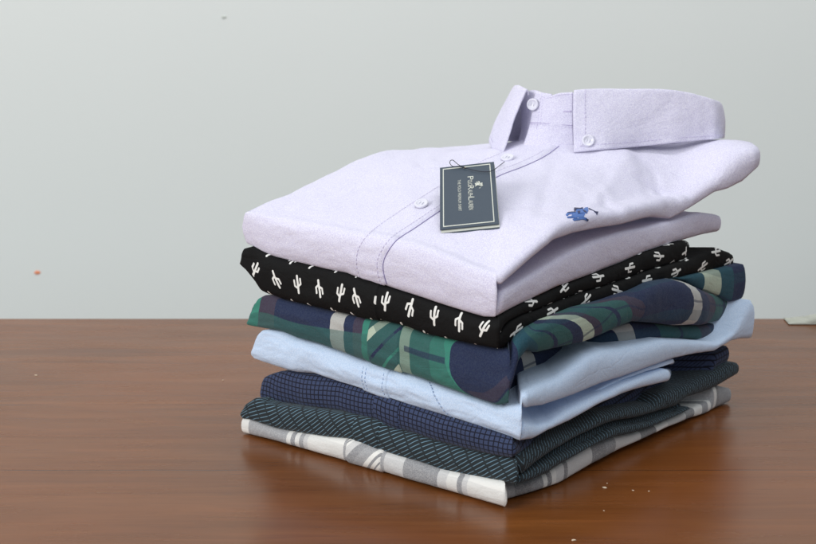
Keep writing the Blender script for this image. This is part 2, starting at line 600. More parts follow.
def mat_plaid(info):
    n = NT('white_grey_plaid')
    W, LG, G, G2 = rgb(238, 237, 233), rgb(210, 210, 210), rgb(156, 157, 161), rgb(138, 139, 144)
    D = rgb(118, 118, 122)
    segA = [(238, W), (245, G), (278, W), (281, G), (283, W), (287, G2), (292, W), (295, G), (299, LG), (305, W), (340, G),
            (380, LG), (400, G2), (434, LG), (442, G2), (446, W), (452, G2), (459, LG), (466, W)]
    segB = [(506, W), (512, G), (519, D), (534, G2), (545, W), (549, D), (552, W), (556, LG), (562, D), (568, LG), (590, D), (603, G2)]  # wide dark band just past the front corner is shade painted into the plaid
    segB2 = [(616, LG), (640, D), (655, W), (668, LG), (683, D), (694, W)]
    wu = warp_uv(n, 0.0012, 30)
    s = n.sep(wu)
    f = n.math('DIVIDE', s[0], info['UL'])
    c1 = n.ramp(f, px_ramp(info, segA, 'A') + px_ramp(info, segB, 'B'))
    c2 = n.ramp(f, px_ramp(info, segB2, 'B') + px_ramp(info, [(702, G2), (706, W), (709, G), (712, W), (716, D), (719, G2)], 'B'))
    sw = n.math('GREATER_THAN', f, info['uB'](616) / info['UL'])
    c = n.mix(sw, c1, c2)
    # weft bands
    vb = n.math('PINGPONG', n.math('ADD', s[1], 0.004), 0.017)
    wf = n.smooth(vb, 0.0105, 0.0112, 0, 0.20)
    c = n.mix(wf, c, G2)
    sp = n.noise(n.obj(), 1100, 2, 0.75)
    c = n.mix(n.smooth(sp, 0.35, 0.7, 0, 0.28), c, W)
    return n.cloth(c, 0.88, 0.15, 0.42, 0.5, 30)

TN, TP, TG, TB, TC, TT = rgb(34, 44, 76), rgb(66, 58, 76), rgb(48, 92, 90), rgb(58, 136, 118), rgb(186, 200, 180), rgb(34, 78, 92)
TGR = rgb(188, 188, 184)
def mat_tartan(info):
    n = NT('green_navy_tartan')
    s = n.sep(warp_uv(n, 0.0014, 24))
    ax = n.sep(n.uv('Aux'))
    UL = info['UL']
    f = n.math('DIVIDE', s[0], UL)
    segA = [(240, TB), (256.5, TP), (270, TN), (318, TN), (328, TGR), (341, TN), (350, TP), (358, TB), (367, TG),
            (399, TC), (408, TG), (428, TB), (444, TN)]
    b0 = [(509, TN), (538, TGR), (552, TN), (618, TN), (632, TGR), (643, TN), (667, TG), (685, TN), (689, TG), (710, TP), (720, TN)]
    b1 = [(516, TT), (534, TG), (549, TN), (552, TG), (568, TN), (578, TC), (589, TP), (598, TG), (612, TN), (614, TG),
          (624, TP), (632, TN), (673, TGR), (684, TN), (696, TP), (705, TG), (720, TN), (722.5, TG)]
    b2 = [(509, TG), (640, TT), (690, TT), (708, TC), (722, TT), (734, TN)]
    R = [n.ramp(f, px_ramp(info, segA, 'A') + px_ramp(info, b, 'B')) for b in (b0, b1, b2)]
    c = n.mix(n.math('GREATER_THAN', ax[0], 0.1), R[0], R[1])
    c = n.mix(n.math('GREATER_THAN', ax[0], 0.2), c, R[2])
    # weft: the lower part of the front fold is green, further along it drops below the fold
    thr = n.ramp(f, px_ramp(info, [(240, (.50,) * 3 + (1,)), (300, (.50,) * 3 + (1,)), (366, (.62,) * 3 + (1,)), (399, (.95,) * 3 + (1,)), (441, (.92,) * 3 + (1,)),
                                    (450, (.05,) * 3 + (1,)), (475, (.12,) * 3 + (1,)), (492, (.26,) * 3 + (1,)), (508, (.40,) * 3 + (1,))], 'A') +
                 px_ramp(info, [(516, (0.0,) * 3 + (1,))], 'B'), 'LINEAR')
    g = n.smooth(n.math('SUBTRACT', thr, ax[1]), -0.008, 0.012, 0, 0.62)
    c = n.mix(g, c, rgb(52, 104, 96))
    brn = n.smooth(n.math('ABSOLUTE', n.math('SUBTRACT', n.math('SUBTRACT', ax[1], thr), 0.09)), 0.06, 0.075, 0.7, 0)
    brn = n.math('MULTIPLY', brn, n.math('MULTIPLY', n.math('GREATER_THAN', f, info['uA'](455) / UL), n.math('LESS_THAN', f, info['uF'] / UL)))
    c = n.mix(brn, c, TP)
    # weft bands crossing the side folds
    isB = n.math('GREATER_THAN', f, (info['uF'] + 0.006) / UL)
    vb = n.math('FRACT', n.math('DIVIDE', s[1], 0.031))
    band = n.ramp(vb, [(0, (0, 0, 0, 1)), (0.30, (1, 1, 1, 1)), (0.58, (0, 0, 0, 1))])
    c = n.mix(n.math('MULTIPLY', n.math('MULTIPLY', band, isB), 0.32), c, TT)
    vl = n.smooth(n.math('ABSOLUTE', n.math('SUBTRACT', vb, 0.80)), 0.025, 0.035, 0.6, 0)
    c = n.mix(n.math('MULTIPLY', vl, isB), c, TN)
    # thin dark over-check line across the green
    ln = n.smooth(n.math('ABSOLUTE', n.math('SUBTRACT', ax[1], 0.56)), 0.03, 0.05, 0.75, 0)
    on = n.math('MULTIPLY', n.math('GREATER_THAN', f, info['uA'](404) / UL), n.math('LESS_THAN', f, info['uA'](444) / UL))
    c = n.mix(n.math('MULTIPLY', ln, on), c, TN)
    sp = n.noise(n.obj(), 1000, 2, 0.75)
    c = n.mix(n.smooth(sp, 0.35, 0.7, 0.0, 0.16), c, rgb(96, 110, 122))
    return n.cloth(c, 0.85, 0.08, 0.5, 0.5, 28)

def mat_tartan_bias():
    n = NT('green_navy_tartan_bias')
    s = n.sep(warp_uv(n, 0.001, 24))
    a = n.math('FRACT', n.math('DIVIDE', s[0], 0.034))
    c = n.ramp(a, [(0, TG), (0.18, TG), (0.19, TC), (0.36, TG), (0.62, TN), (0.69, TG), (0.94, TB)])
    b = n.math('FRACT', n.math('DIVIDE', s[1], 0.030))
    c = n.mix(n.ramp(b, [(0, (0, 0, 0, 1)), (0.5, (.5, .5, .5, 1)), (0.93, (0, 0, 0, 1))]), c, TG)
    sp = n.noise(n.obj(), 1000, 2, 0.75)
    c = n.mix(n.smooth(sp, 0.35, 0.7, 0.0, 0.16), c, rgb(96, 110, 122))
    return n.cloth(c, 0.85, 0.08, 0.5, 0.5, 28)

def mat_plaid_bias():
    n = NT('white_grey_plaid_bias')
    W, LG, G, G2 = rgb(238, 237, 233), rgb(210, 210, 210), rgb(156, 157, 161), rgb(138, 139, 144)
    s = n.sep(warp_uv(n, 0.001, 24))
    a = n.math('FRACT', n.math('DIVIDE', s[0], 0.030))
    c = n.ramp(a, [(0, G), (0.25, W), (0.36, G2), (0.43, W), (0.52, G2), (0.56, W), (0.62, LG), (0.8, G2)])
    sp = n.noise(n.obj(), 1100, 2, 0.75)
    c = n.mix(n.smooth(sp, 0.35, 0.7, 0, 0.28), c, W)
    return n.cloth(c, 0.88, 0.15, 0.42, 0.5, 30)

CU, CV = 0.0222, 0.0208
def mat_cactus(info):
    n = NT('black_cactus_print')
    s = n.sep(warp_uv(n, 0.0009, 30))
    uF = info['uF']
    isB = n.math('GREATER_THAN', s[0], uF + 0.004)
    X = n.math('ADD', n.math('MULTIPLY', n.math('SUBTRACT', 1.0, isB), s[0]), n.math('MULTIPLY', isB, s[1]))
    Y = n.math('ADD', n.math('MULTIPLY', n.math('SUBTRACT', 1.0, isB), s[1]), n.math('MULTIPLY', isB, s[0]))
    X = n.math('ADD', X, n.math('ADD', n.math('MULTIPLY', isB, 0.006), -(info['uA'](255.5) % CU) + CU * 0.5))
    Y = n.math('ADD', Y, 0.5 * CV - 0.0222)
    row = n.math('FLOOR', n.math('DIVIDE', Y, CV))
    X = n.math('ADD', X, n.math('MULTIPLY', row, CU * 0.5))
    cx = n.math('DIVIDE', X, CU); col = n.math('FLOOR', cx)
    lx = n.math('MULTIPLY', n.math('SUBTRACT', n.math('FRACT', cx), 0.5), CU)
    ly = n.math('MULTIPLY', n.math('SUBTRACT', n.math('FRACT', n.math('DIVIDE', Y, CV)), 0.5), CV)
    par = n.math('MODULO', n.math('ABSOLUTE', n.math('ADD', col, row)), 2.0)
    sg = n.math('SUBTRACT', 1.0, n.math('MULTIPLY', n.math('ROUND', par), 2.0))
    ly = n.math('MULTIPLY', ly, sg)
    # a little turn of each plant, different from cell to cell
    wn = n.t.nodes.new('ShaderNodeTexWhiteNoise'); wn.noise_dimensions = '2D'
    n.link(n.xyz(col, row), wn.inputs['Vector'])
    ang = n.math('MULTIPLY', n.math('SUBTRACT', wn.outputs['Value'], 0.35), 0.75)
    ca, sa = n.math('COSINE', ang), n.math('SINE', ang)
    rx = n.math('SUBTRACT', n.math('MULTIPLY', lx, ca), n.math('MULTIPLY', ly, sa))
    ry = n.math('ADD', n.math('MULTIPLY', lx, sa), n.math('MULTIPLY', ly, ca))
    p = n.vm('SCALE', n.xyz(rx, ry, 0), scale=1120.0)
    segs = [((0, -7.2), (0.4, 7.0), 1.05), ((0, -1.8), (3.3, 0.2), .85), ((3.3, 0.2), (3.6, 4.6), .85),
            ((0, -3.4), (-3.4, -1.4), .85), ((-3.4, -1.4), (-3.4, 3.2), .85)]
    dmin = None
    for (a, b, r) in segs:
        ba = (b[0] - a[0], b[1] - a[1], 0)
        pa = n.vm('SUBTRACT', p, (a[0], a[1], 0))
        h = n.math('DIVIDE', n.vm('DOT_PRODUCT', pa, ba), ba[0] ** 2 + ba[1] ** 2, clamp=True)
        d = n.math('SUBTRACT', n.vm('LENGTH', n.vm('SUBTRACT', pa, n.vm('SCALE', ba, scale=h))), r)
        dmin = d if dmin is None else n.math('MINIMUM', dmin, d)
    f = n.smooth(dmin, -0.15, 0.2, 1, 0)
    sp = n.noise(n.obj(), 1200, 2, 0.7)
    base = n.mix(sp, rgb(5, 5, 6), rgb(15, 15, 16))
    c = n.mix(f, base, rgb(236, 236, 232))
    return n.cloth(c, 0.8, 0.0, 0.4, 0.3, 30)

# ------------------------------------------------------------------ the seven shirts, bottom to top
def shirt_root(label):
    o = empty('folded_shirt', (GL.x + GR.x, GL.y + GR.y, 0))
    o.location = ((GL.x + GR.x) / 2, (GL.y + GR.y) / 2, 0)
    return tag(o, label, 'shirt', 'folded shirts stacked on the table')

def seam(info, side, pxs, mat, parent, name='seam', r=0.0003, lean=0.0):
    """thin sewn lines running over the front fold at the given columns"""
    V, Fc = [], []
    pl, K = info['plan'], info['K']
    U = pl.u[:pl.iF]
    for px in pxs:
        u = info['uA'](px)
        pts = []
        for j in range(1, K - 1):
            uu = u + lean * (j / (K - 1) - 0.5)
            k = max(0, min(len(U) - 2, int(np.searchsorted(U, uu)) - 1))
            t = (uu - U[k]) / max(1e-9, U[k + 1] - U[k])
            a = info['verts'][info['cols'][k][j]].lerp(info['verts'][info['cols'][k + 1][j]], t)
            n3 = Vector((pl.S[k][1].x, pl.S[k][1].y, 0))
            pts.append(a + n3 * 0.0010)
        v, f = dashes(pts, [Vector((0, 0, 0))] * len(pts), r, 0.0019, 0.0013)
        o = len(V); V += v; Fc += [tuple(x + o for x in ff) for ff in f]
    return link_mesh(name, V, Fc, mat, parent)

thread_white = plain('white_thread', rgb(225, 228, 238), 0.7).m
thread_lav = plain('lavender_thread', rgb(200, 192, 222), 0.7).m
thread_blue = plain('blue_thread', rgb(150, 174, 212), 0.7).m
thread_dark = plain('dark_thread', rgb(40, 44, 56), 0.7).m

def navy_uv(u, v, lobe, fr, px, side, z, du, jn):
    if side != 'A':
        w_ = min(1.0, max(0.0, du / 0.015))
        v = v * (1 - w_) + (z - 0.03 - du * 0.06) * 0.9 * w_
    return u, v
def tartan_uv(u, v, lobe, fr, px, side, z=0, du=0, jn=0):
    if side == 'A' and 405 < px < 520:
        w_ = interp(px, [(425, 0), (446, 1), (520, 1)])
        f_ = max(0.0, 0.62 - jn) / 0.62
        g_ = max(0.0, jn - 0.75) / 0.25
        u = u - w_ * (0.022 * f_ ** 2 + 0.006 * g_ ** 2)
    if side == 'B':
        if lobe == 1:
            k = interp(px, [(520, 0.0), (535, 0.050), (590, 0.050), (625, 0.014), (660, 0.0), (760, 0.0)])
            g = min(1, max(0, (fr - 0.25) / 0.75)); g = g * g
            u = u + k * g
            k2 = interp(px, [(630, 0), (665, 0.024), (760, 0.018)])
            u = u - k2 * 4 * fr * (1 - fr) + 0.3 * k2 * (1 - fr)
        if lobe == 0:
            u = u + 0.012 * (fr - 0.5)
    return u, v
# 1 white and grey plaid
r1 = shirt_root('white and grey plaid shirt folded at the bottom of the stack, lying on the wood')
i1 = build_shirt('body', 239.5, 506, 733, dict(bot=c0A, top=c1A),
                 [dict(bot=W_bot, top=W_top, out=[(504, 0), (511, -0.010), (530, -0.006), (560, 0)], rb=0.005, rt=0.005)],
                 0.010, mat_plaid, r1, inset=0.008, crease=0.012, wr=0.0010, seed=1, wlen=0.006)
side_strip(i1, 345, 381, mat_plaid_bias(), r1, uvrot=0.75, uvoff=(0.3, 0.2))

# 2 charcoal with blue dashes
r2 = shirt_root('charcoal shirt with slanting blue dashes, second from the bottom of the stack')
i2 = build_shirt('body', 237, 517, 741, dict(bot=c1A, top=c2A),
                 [dict(bot=S_bot, top=[(x, y - 1) for x, y in S1_bot], out=[(500, 0), (690, 0), (700, -0.02), (741, -0.03)], rb=0.004, rt=0.004),
                  dict(bot=S1_bot, top=[(x, y + 1.5) for x, y in S2_bot], out=[(500, -0.002), (530, -0.007), (690, -0.006), (704, -0.02), (741, -0.03)], rb=0.004, rt=0.004),
                  dict(bot=S2_bot, top=N_bot, rb=0.006, rt=0.010)],
                 0.034, mat_pin, r2, inset=0.009, crease=0.028, wr=0.0012, seed=2, wedge=[(0, .002), (.3, 0), (1, .013)], wlen=0.008)
side_strip(i2, 352, 378, i2['mat'], r2, uvrot=0.0, uvoff=(0.2013, 0.003))

# 3 navy check
r3 = shirt_root('dark navy shirt with a fine grid check, third from the bottom of the stack')
i3 = build_shirt('body', 257.5, 514, 731, dict(bot=c2A, top=c3A), [dict(bot=N_bot, top=N_top, out=[(500, 0), (520, -0.003), (560, -0.012), (690, -0.012), (715, 0)], rb=0.008, rt=0.006)],
                 0.055, mat_navy, r3, inset=0.009, wr=0.0018, seed=3, uv_fn=navy_uv, wedge=[(0, .003), (.3, 0), (1, .006)])
side_strip(i3, 372, 398, i3['mat'], r3, uvrot=0.0, uvoff=(0.2, 0.002))

# 4 light blue
r4 = shirt_root('plain light blue shirt in the middle of the stack, directly under the tartan one')
i4 = build_shirt('body', 248.5, 522, 757, dict(bot=c3Ab, top=c4At),
                 [dict(bot=U0_bot, top=U0_top, out=[(500, 0), (670, 0), (700, -0.022), (757, -0.05)], rb=0.007, rt=0.006),
                  dict(bot=[(522, 419), (535, 420), (560, 407), (600, 389.5), (619, 380), (647, 370), (671, 363), (700, 355.5), (709, 357)],
                       top=[(522, 417), (535, 418), (560, 404), (600, 386.5), (619, 377), (647, 366.5), (671, 358.5), (694, 353.5), (709, 352)],
                       out=[(500, -0.03), (560, -0.03), (610, -0.008), (680, -0.004), (700, -0.020), (757, -0.05)], rb=0.003, rt=0.003),
                  dict(bot=U1_bot, top=U1_top, rb=0.004, rt=0.009)],
                 0.078, mat_blue, r4, inset=0.011, crease=0.045, wr=0.0016, seed=4, p=0.55, wedge=[(0, .002), (.25, 0), (1, .012)], wlen=0.006)
side_strip(i4, 360, 387, i4['mat'], r4)
seam(i4, 'A', [363, 366, 383], thread_blue, r4, 'stitching')
seam(i4, 'A', [440], thread_blue, r4, 'stitching', 0.00025, -0.030)

# 5 tartan
r5 = shirt_root('green and navy tartan shirt with cream stripes, under the black cactus shirt')
i5 = build_shirt('body', 243.5, 510, 747, dict(bot=c4A, top=c5A),
                 [dict(bot=T0_bot, top=[(x, y + 0.5) for x, y in T1_bot], out=[(500, 0), (514, -0.026), (600, -0.026), (640, -0.010), (680, -0.004), (720, -0.006), (747, -0.012)], rb=0.008, rt=0.004),
                  dict(bot=T1_bot, top=T1_top, out=[(500, 0), (560, 0.003), (690, 0.006), (720, -0.002), (747, -0.010)], rb=0.005, rt=0.010),
                  dict(bot=[(x, y - 0.5) for x, y in T1_top[:-1]] + [(738, 300), (746, 288)], top=[(x, y) for x, y in K0_bot[:-1]] + [(738, 263), (746, 271)],
                       out=[(500, -0.02), (640, -0.018), (700, -0.006), (747, 0)], rb=0.004, rt=0.006)],
                 0.105, mat_tartan, r5, inset=0.010, crease=0.030, wr=0.0014, seed=5, p=0.52, wedge=[(0, 0), (.15, 0), (1, .013)], uv_fn=tartan_uv, wlen=0.008)
side_strip(i5, 367, 399, mat_tartan_bias(), r5, uvrot=0.75, uvoff=(0.3, 0.105))

# 6 black with white cacti
r6 = shirt_root('black shirt printed with small white cacti, second from the top of the stack')
i6 = build_shirt('body', 238.5, 499, 736, dict(bot=c5Ab, top=c6At),
                 [dict(bot=K0_bot, top=[(x, y + 0.6) for x, y in K0_top], rb=0.008, rt=0.005),
                  dict(bot=[(x, y - 0.6) for x, y in K0_top], top=LB0_b, out=[(500, 0), (560, -0.003), (690, -0.003), (712, -0.018), (736, -0.028)], rb=0.005, rt=0.008)],
                 0.135, mat_cactus, r6, inset=0.009, crease=0.012, wr=0.0014, seed=6, p=0.5, wedge=[(0, .022), (.42, 0), (1, .004)])
side_strip(i6, 352, 377, i6['mat'], r6, uvrot=0.0, uvoff=(i6['uA'](352) + 0.006, 0.001))

# 7 lavender: its top is a height field
PB = Plan(241, 497, 723, 0.19)
ctrl = [(0.0, 0.0, .1780), (0.0, .04, .1850), (0.0, .08, .1920), (0.0, .12, .2000), (0.0, .16, .2075), (0.0, .20, .2040), (0.0, .24, .2010), (0.0, .28, .1975), (0.0, .318, .1930),
        (.06, .0, .1760), (.13, .0, .1750), (.20, .0, .1730), (.255, .0, .1700),
        (.07, .08, .1940), (.07, .16, .2085), (.07, .24, .2080), (.06, .30, .205),
        (.14, .06, .1930), (.14, .12, .2030), (.14, .18, .2095), (.14, .215, .2170), (.135, .25, .2275), (.14, .31, .2220), (.166, .217, .2135), (.195, .255, .2155), (.222, .31, .2180), (.255, .300, .2205), (.275, .318, .2190),
        (.20, .06, .1900), (.20, .12, .2010), (.20, .18, .2070), (.205, .235, .2140),
        (-.03, .12, .200), (-.03, 0, .175), (-.03, .3, .19), (.14, .36, .205), (.30, .37, .20), (.31, .30, .208)]
for px in (500, 515, 535, 551, 575, 600, 630, 660, 690, 712):
    ks = range(PB.iF, PB.iR)
    xs = [proj(PB.pos(k, 0).x, PB.pos(k, 0).y, 0.19)[0] for k in ks]
    k = PB.iF + int(np.argmin([abs(x - px) for x in xs]))
    P = PB.pos(k, -0.014)
    z = zat(PB.pos(k, 0).y, interp(px, LB2_b)) + interp(px, [(500, 0.004), (530, 0.009), (560, .0115), (690, .0135), (715, 0.024)])
    d = Vector((P.x, P.y)) - GL
    ctrl.append((d.dot(UA), d.dot(UB), z))
CP = np.array([(c[0], c[1]) for c in ctrl]); CZ = np.array([c[2] for c in ctrl])
def tps(r2): return np.where(r2 > 1e-14, r2 * np.log(np.maximum(r2, 1e-14)) * 0.5, 0)
n_ = len(CP)
Kmat = tps(((CP[:, None] - CP[None]) ** 2).sum(-1)) + np.eye(n_) * 2e-4
Pm = np.hstack([np.ones((n_, 1)), CP])
Amat = np.vstack([np.hstack([Kmat, Pm]), np.hstack([Pm.T, np.zeros((3, 3))])])
sol = np.linalg.solve(Amat, np.concatenate([CZ, np.zeros(3)]))
def fold(a, b, x0, y0, x1, y1, w, h):
    """one soft crease between two plan points, fading at its ends"""
    dx, dy = x1 - x0, y1 - y0; L2 = dx * dx + dy * dy
    t = ((a - x0) * dx + (b - y0) * dy) / L2
    d = abs((a - x0) * dy - (b - y0) * dx) / math.sqrt(L2)
    if t < -0.2 or t > 1.2: return 0.0
    e = max(0.0, 1 - (2 * abs(t - 0.5) / 1.3) ** 2)
    return h * e * math.exp(-(d / w) ** 2)
FOLDS = [(.262, .262, .215, .225, .0035, -.0016), (.268, .285, .225, .262, .004, -.0014), (.09, .12, .02, .20, .004, -.0008), (.19, .06, .24, .13, .004, -.0010), (.268, .205, .215, .255, .005, -.0030), (.262, .12, .225, .17, .004, -.0016), (.24, .02, .19, .09, .006, .0012), (.235, .07, .16, .20, .006, -.0016), (.25, .10, .20, .24, .005, .0014), (.255, .20, .19, .27, .006, -.0018), (.25, .15, .235, .22, .004, .0018),
         (.03, .05, .10, .17, .010, .0012), (.06, .18, .02, .28, .008, -.0014), (.18, .04, .22, .12, .012, .0010), (.08, .03, .05, .10, .010, -.0008),
         (.20, .21, .255, .26, .005, -.0018), (.11, .09, .13, .20, .006, -.0008)]
def ztop(x, y):
    d0 = x - GL.x; d1 = y - GL.y
    a = d0 * UA.x + d1 * UA.y; b = d0 * UB.x + d1 * UB.y
    r2 = (CP[:, 0] - a) ** 2 + (CP[:, 1] - b) ** 2
    z = float((sol[:n_] * tps(r2)).sum() + sol[n_] + sol[n_ + 1] * a + sol[n_ + 2] * b)
    z += noise.noise(Vector((a * 22, b * 22, 3.1))) * 0.0020 + noise.noise(Vector((a * 60 + b * 30, b * 45, 1.1))) * 0.0008
    for f in FOLDS: z += fold(a, b, *f)
    return z

r7 = shirt_root('pale lavender button-down shirt on top of the stack with its collar standing')
lavm = mat_lavender()
i7 = build_shirt('body', 241, 497, 723, dict(bot=c6A, top=c6A),
                 [dict(bot=LB0_b, top=LB0_t, rb=0.008, rt=0.005),
                  dict(bot=[(x, y - 1.5) for x, y in LB0_t], top=[(497, 288), (501, 283), (520, 268), (551, 242), (587, 231), (616, 226), (650, 218), (668, 219), (690, 205), (712, 193)],
                       out=[(497, -0.016), (515, -0.062), (600, -0.060), (650, -0.040), (700, -0.014), (723, -0.024)], rb=0.004, rt=0.005),
                  dict(bot=LB2_b, top=LB2_b, out=[(500, 0), (540, 0.004), (640, 0.004), (668, -0.002), (690, 0.005), (712, 0.022), (723, 0.030)], rb=0.0035, rt=0.014)],
                 0.165, lambda i: lavm, r7, inset=0.010, top_inset=0.015, p=0.5, crease=0.026, wr=0.0009, seed=8, wedge=[(0, .003), (.5, 0), (1, .002)], top_fn=ztop, rings=95, wlen=0.006)
BODY = i7['bvh']
CAM = Vector((0, 0, CAM_H))
def hit(px, py):
    d = ray(px, py).normalized()
    loc, nor, idx, dist = BODY.ray_cast(CAM, d)
    if loc is None:
        return None, None
    if nor.dot(d) > 0: nor = -nor
    return loc, nor
def smooth_path(pts, n):
    """Catmull-Rom through the points"""
    out = []
    P = [Vector(p) for p in pts]
    P = [P[0] * 2 - P[1]] + P + [P[-1] * 2 - P[-2]]
    m_ = len(pts) - 1
    for i in range(n):
        t = i / (n - 1) * m_
        k = min(int(t), m_ - 1); t -= k
        p0, p1, p2, p3 = P[k:k + 4]
        out.append(0.5 * ((2 * p1) + (p2 - p0) * t + (2 * p0 - 5 * p1 + 4 * p2 - p3) * t * t + (3 * p1 - p0 - 3 * p2 + p3) * t ** 3))
    return out

# placket of the top shirt: left and right edges traced over the cloth
pl_l = [(357, 275), (354, 266), (354, 254), (358, 243), (370, 230), (395, 212), (425, 193), (452, 176), (476, 162), (492, 155), (507, 148), (520, 140)]
pl_r = [(387, 285), (384, 275), (383, 264), (387, 253), (397, 240), (415, 228), (440, 211), (470, 193), (499, 176), (522, 167), (545, 156), (568, 139)]
NL, NW = 170, 14
Lp = smooth_path([(a, b, 0) for a, b in pl_l], NL); Rp = smooth_path([(a, b, 0) for a, b in pl_r], NL)
grid = {}
verts, faces = [], []
for i in range(NL):
    for j in range(NW):
        q = Lp[i].lerp(Rp[i], j / (NW - 1))
        loc, nor = hit(q.x, q.y)
        if loc is None: continue
        e = 0.0011 if 0 < j < NW - 1 else -0.0004
        grid[i, j] = len(verts); verts.append(loc + nor * e)
for i in range(NL - 1):
    for j in range(NW - 1):
        ks = [(i, j), (i, j + 1), (i + 1, j + 1), (i + 1, j)]
        if all(k in grid for k in ks):
            vs = [verts[grid[k]] for k in ks]
            if max((vs[a] - vs[a - 1]).length for a in range(4)) < 0.02:
                faces.append(tuple(grid[k] for k in ks))
placket = link_mesh('placket', verts, faces, lavm, r7)
def stitch_line(path, mat, parent, lift=0.0013, **kw):
    P, N = [], []
    for q in path:
        loc, nor = hit(q.x, q.y)
        if loc is not None:
            P.append(loc + nor * lift); N.append(nor)
    V, Fc = dashes(P, N, **kw)
    return link_mesh('stitching', V, Fc, mat, parent)
stitch_line([Lp[i].lerp(Rp[i], 0.14) for i in range(NL - 12)], thread_lav, placket, r=0.00016)
stitch_line([Lp[i].lerp(Rp[i], 0.84) for i in range(NL - 12)], thread_lav, placket, r=0.00016)
# the open edge of the placket: a thin purple-grey thread line along the right side
P, N = [], []
for i in range(2, NL - 2):
    q = Lp[i].lerp(Rp[i], 1.01)
    loc, nor = hit(q.x, q.y)
    if loc is not None: P.append(loc + nor * 0.0003)
v, f = tube(P, 0.00032, 5)
link_mesh('edge_piping', v, f, plain('piping_thread', rgb(150, 142, 186), 0.8).m, placket)

# buttons
btn_n = plain('pearl_button', rgb(222, 221, 233), 0.3, Coat_Weight=0.4)
btn_n.b.inputs['Subsurface Weight'].default_value = 0.3
btn_n.b.inputs['Subsurface Radius'].default_value = (0.003, 0.003, 0.003)
btn_m = btn_n.m
hole_m = plain('button_thread', rgb(190, 190, 205), 0.8).m
def button(loc, nor, rad, parent):
    nor = nor.normalized()
    t = nor.cross(Vector((0.3, 0.2, 1))).normalized(); b = nor.cross(t)
    prof_ = [(0.0, 0.0008), (0.35, 0.0008), (0.6, 0.0009), (0.72, 0.0016), (0.86, 0.0019), (0.97, 0.0014), (1.0, 0.0008), (0.95, 0.0)]
    V, Fc = [loc + nor * 0.0014], []
    S_ = 28
    for i, (rr, h) in enumerate(prof_[1:]):
        for s in range(S_):
            a = 2 * math.pi * s / S_
            V.append(loc + t * (rad * rr * math.cos(a)) + b * (rad * rr * math.sin(a)) + nor * (h + 0.0006))
    for s in range(S_): Fc.append((0, 1 + s, 1 + (s + 1) % S_))
    for i in range(len(prof_) - 2):
        for s in range(S_):
            s2 = (s + 1) % S_
            Fc.append((1 + i * S_ + s, 1 + (i + 1) * S_ + s, 1 + (i + 1) * S_ + s2, 1 + i * S_ + s2))
    o = link_mesh('button', V, Fc, btn_m, parent)
    # crossed thread between the four holes
    V2, F2 = [], []
    for sx in (-1, 1):
        a = loc + t * rad * 0.22 * sx + b * rad * 0.25 + nor * 0.0017
        c = loc + t * rad * 0.22 * sx - b * rad * 0.25 + nor * 0.0017
        v, f = tube([a, (a + c) / 2 + nor * 0.0002, c], 0.0002, 5)
        k = len(V2); V2 += v; F2 += [tuple(x + k for x in ff) for ff in f]
    link_mesh('button_thread', V2, F2, hole_m, o)
    return o
for (px, py) in ((422, 207), (508, 161)):
    loc, nor = hit(px, py)
    nb_ = (nor.normalized() + (CAM - loc).normalized() * 0.28).normalized()
    button(loc + nor * 0.0018, nb_, 0.0053, r7)

# ------------------------------------------------------------------ embroidered rider
EMB = [('blue', [(252, 300), (280, 272), (310, 262), (380, 250), (415, 262), (405, 290), (392, 310), (388, 345), (340, 350), (300, 336), (250, 322)]),
       ('blue', [(185, 290), (200, 275), (250, 266), (285, 266), (280, 282), (222, 286), (205, 305), (190, 302)]),
       ('blue', [(198, 318), (250, 311), (300, 316), (300, 331), (250, 329), (205, 330)]),
       ('blue', [(262, 345), (300, 333), (352, 335), (350, 352), (280, 361)]),
       ('blue', [(385, 318), (420, 330), (442, 350), (434, 366), (408, 352), (385, 346)]),
       ('blue', [(302, 240), (330, 224), (370, 224), (400, 240), (402, 270), (340, 279), (305, 264)]),
       ('dark', [(280, 214), (350, 219), (382, 210), (384, 225), (342, 232), (302, 232), (291, 251), (280, 240)]),
       ('dark', [(318, 255), (352, 250), (350, 276), (330, 279)]),
       ('dark', [(200, 270), (250, 262), (300, 262), (300, 267), (250, 269), (205, 277)]),
       ('dark', [(380, 240), (402, 246), (425, 262), (418, 272), (395, 260)]),
       ('dark', [(410, 338), (440, 345), (438, 363), (424, 360)]),
       ('blue', [(385, 235), (410, 211), (441, 208), (447, 245), (430, 277), (402, 266)]),
       ('dark', [(449, 222), (452, 220), (524, 256), (521, 260)]),
       ('dark', [(519, 258), (561, 262), (543, 291)])]
from mathutils.geometry import tessellate_polygon
def tri2(poly):
    out = []
    for t in tessellate_polygon([[Vector((x, -y, 0)) for x, y in poly]]):
        a, b, c = [poly[i] for i in t]
        cr = (b[0] - a[0]) * (c[1] - a[1]) - (b[1] - a[1]) * (c[0] - a[0])
        out.append(tuple(t) if cr < 0 else tuple(t)[::-1])
    return out
emb_m = {}
for nm, c in (('blue', rgb(72, 112, 182)), ('dark', rgb(24, 30, 78))):
    n = plain('embroidery_' + nm, c, 0.55)
    o = n.obj()
    w = n.noise(n.vm('MULTIPLY', o, (1, 1, 6)), 1500, 1, 0.5)
    n.link(n.bump(w, 0.8, 0.0005), n.b.inputs['Normal'])
    emb_m[nm] = n.m
emb_root = None
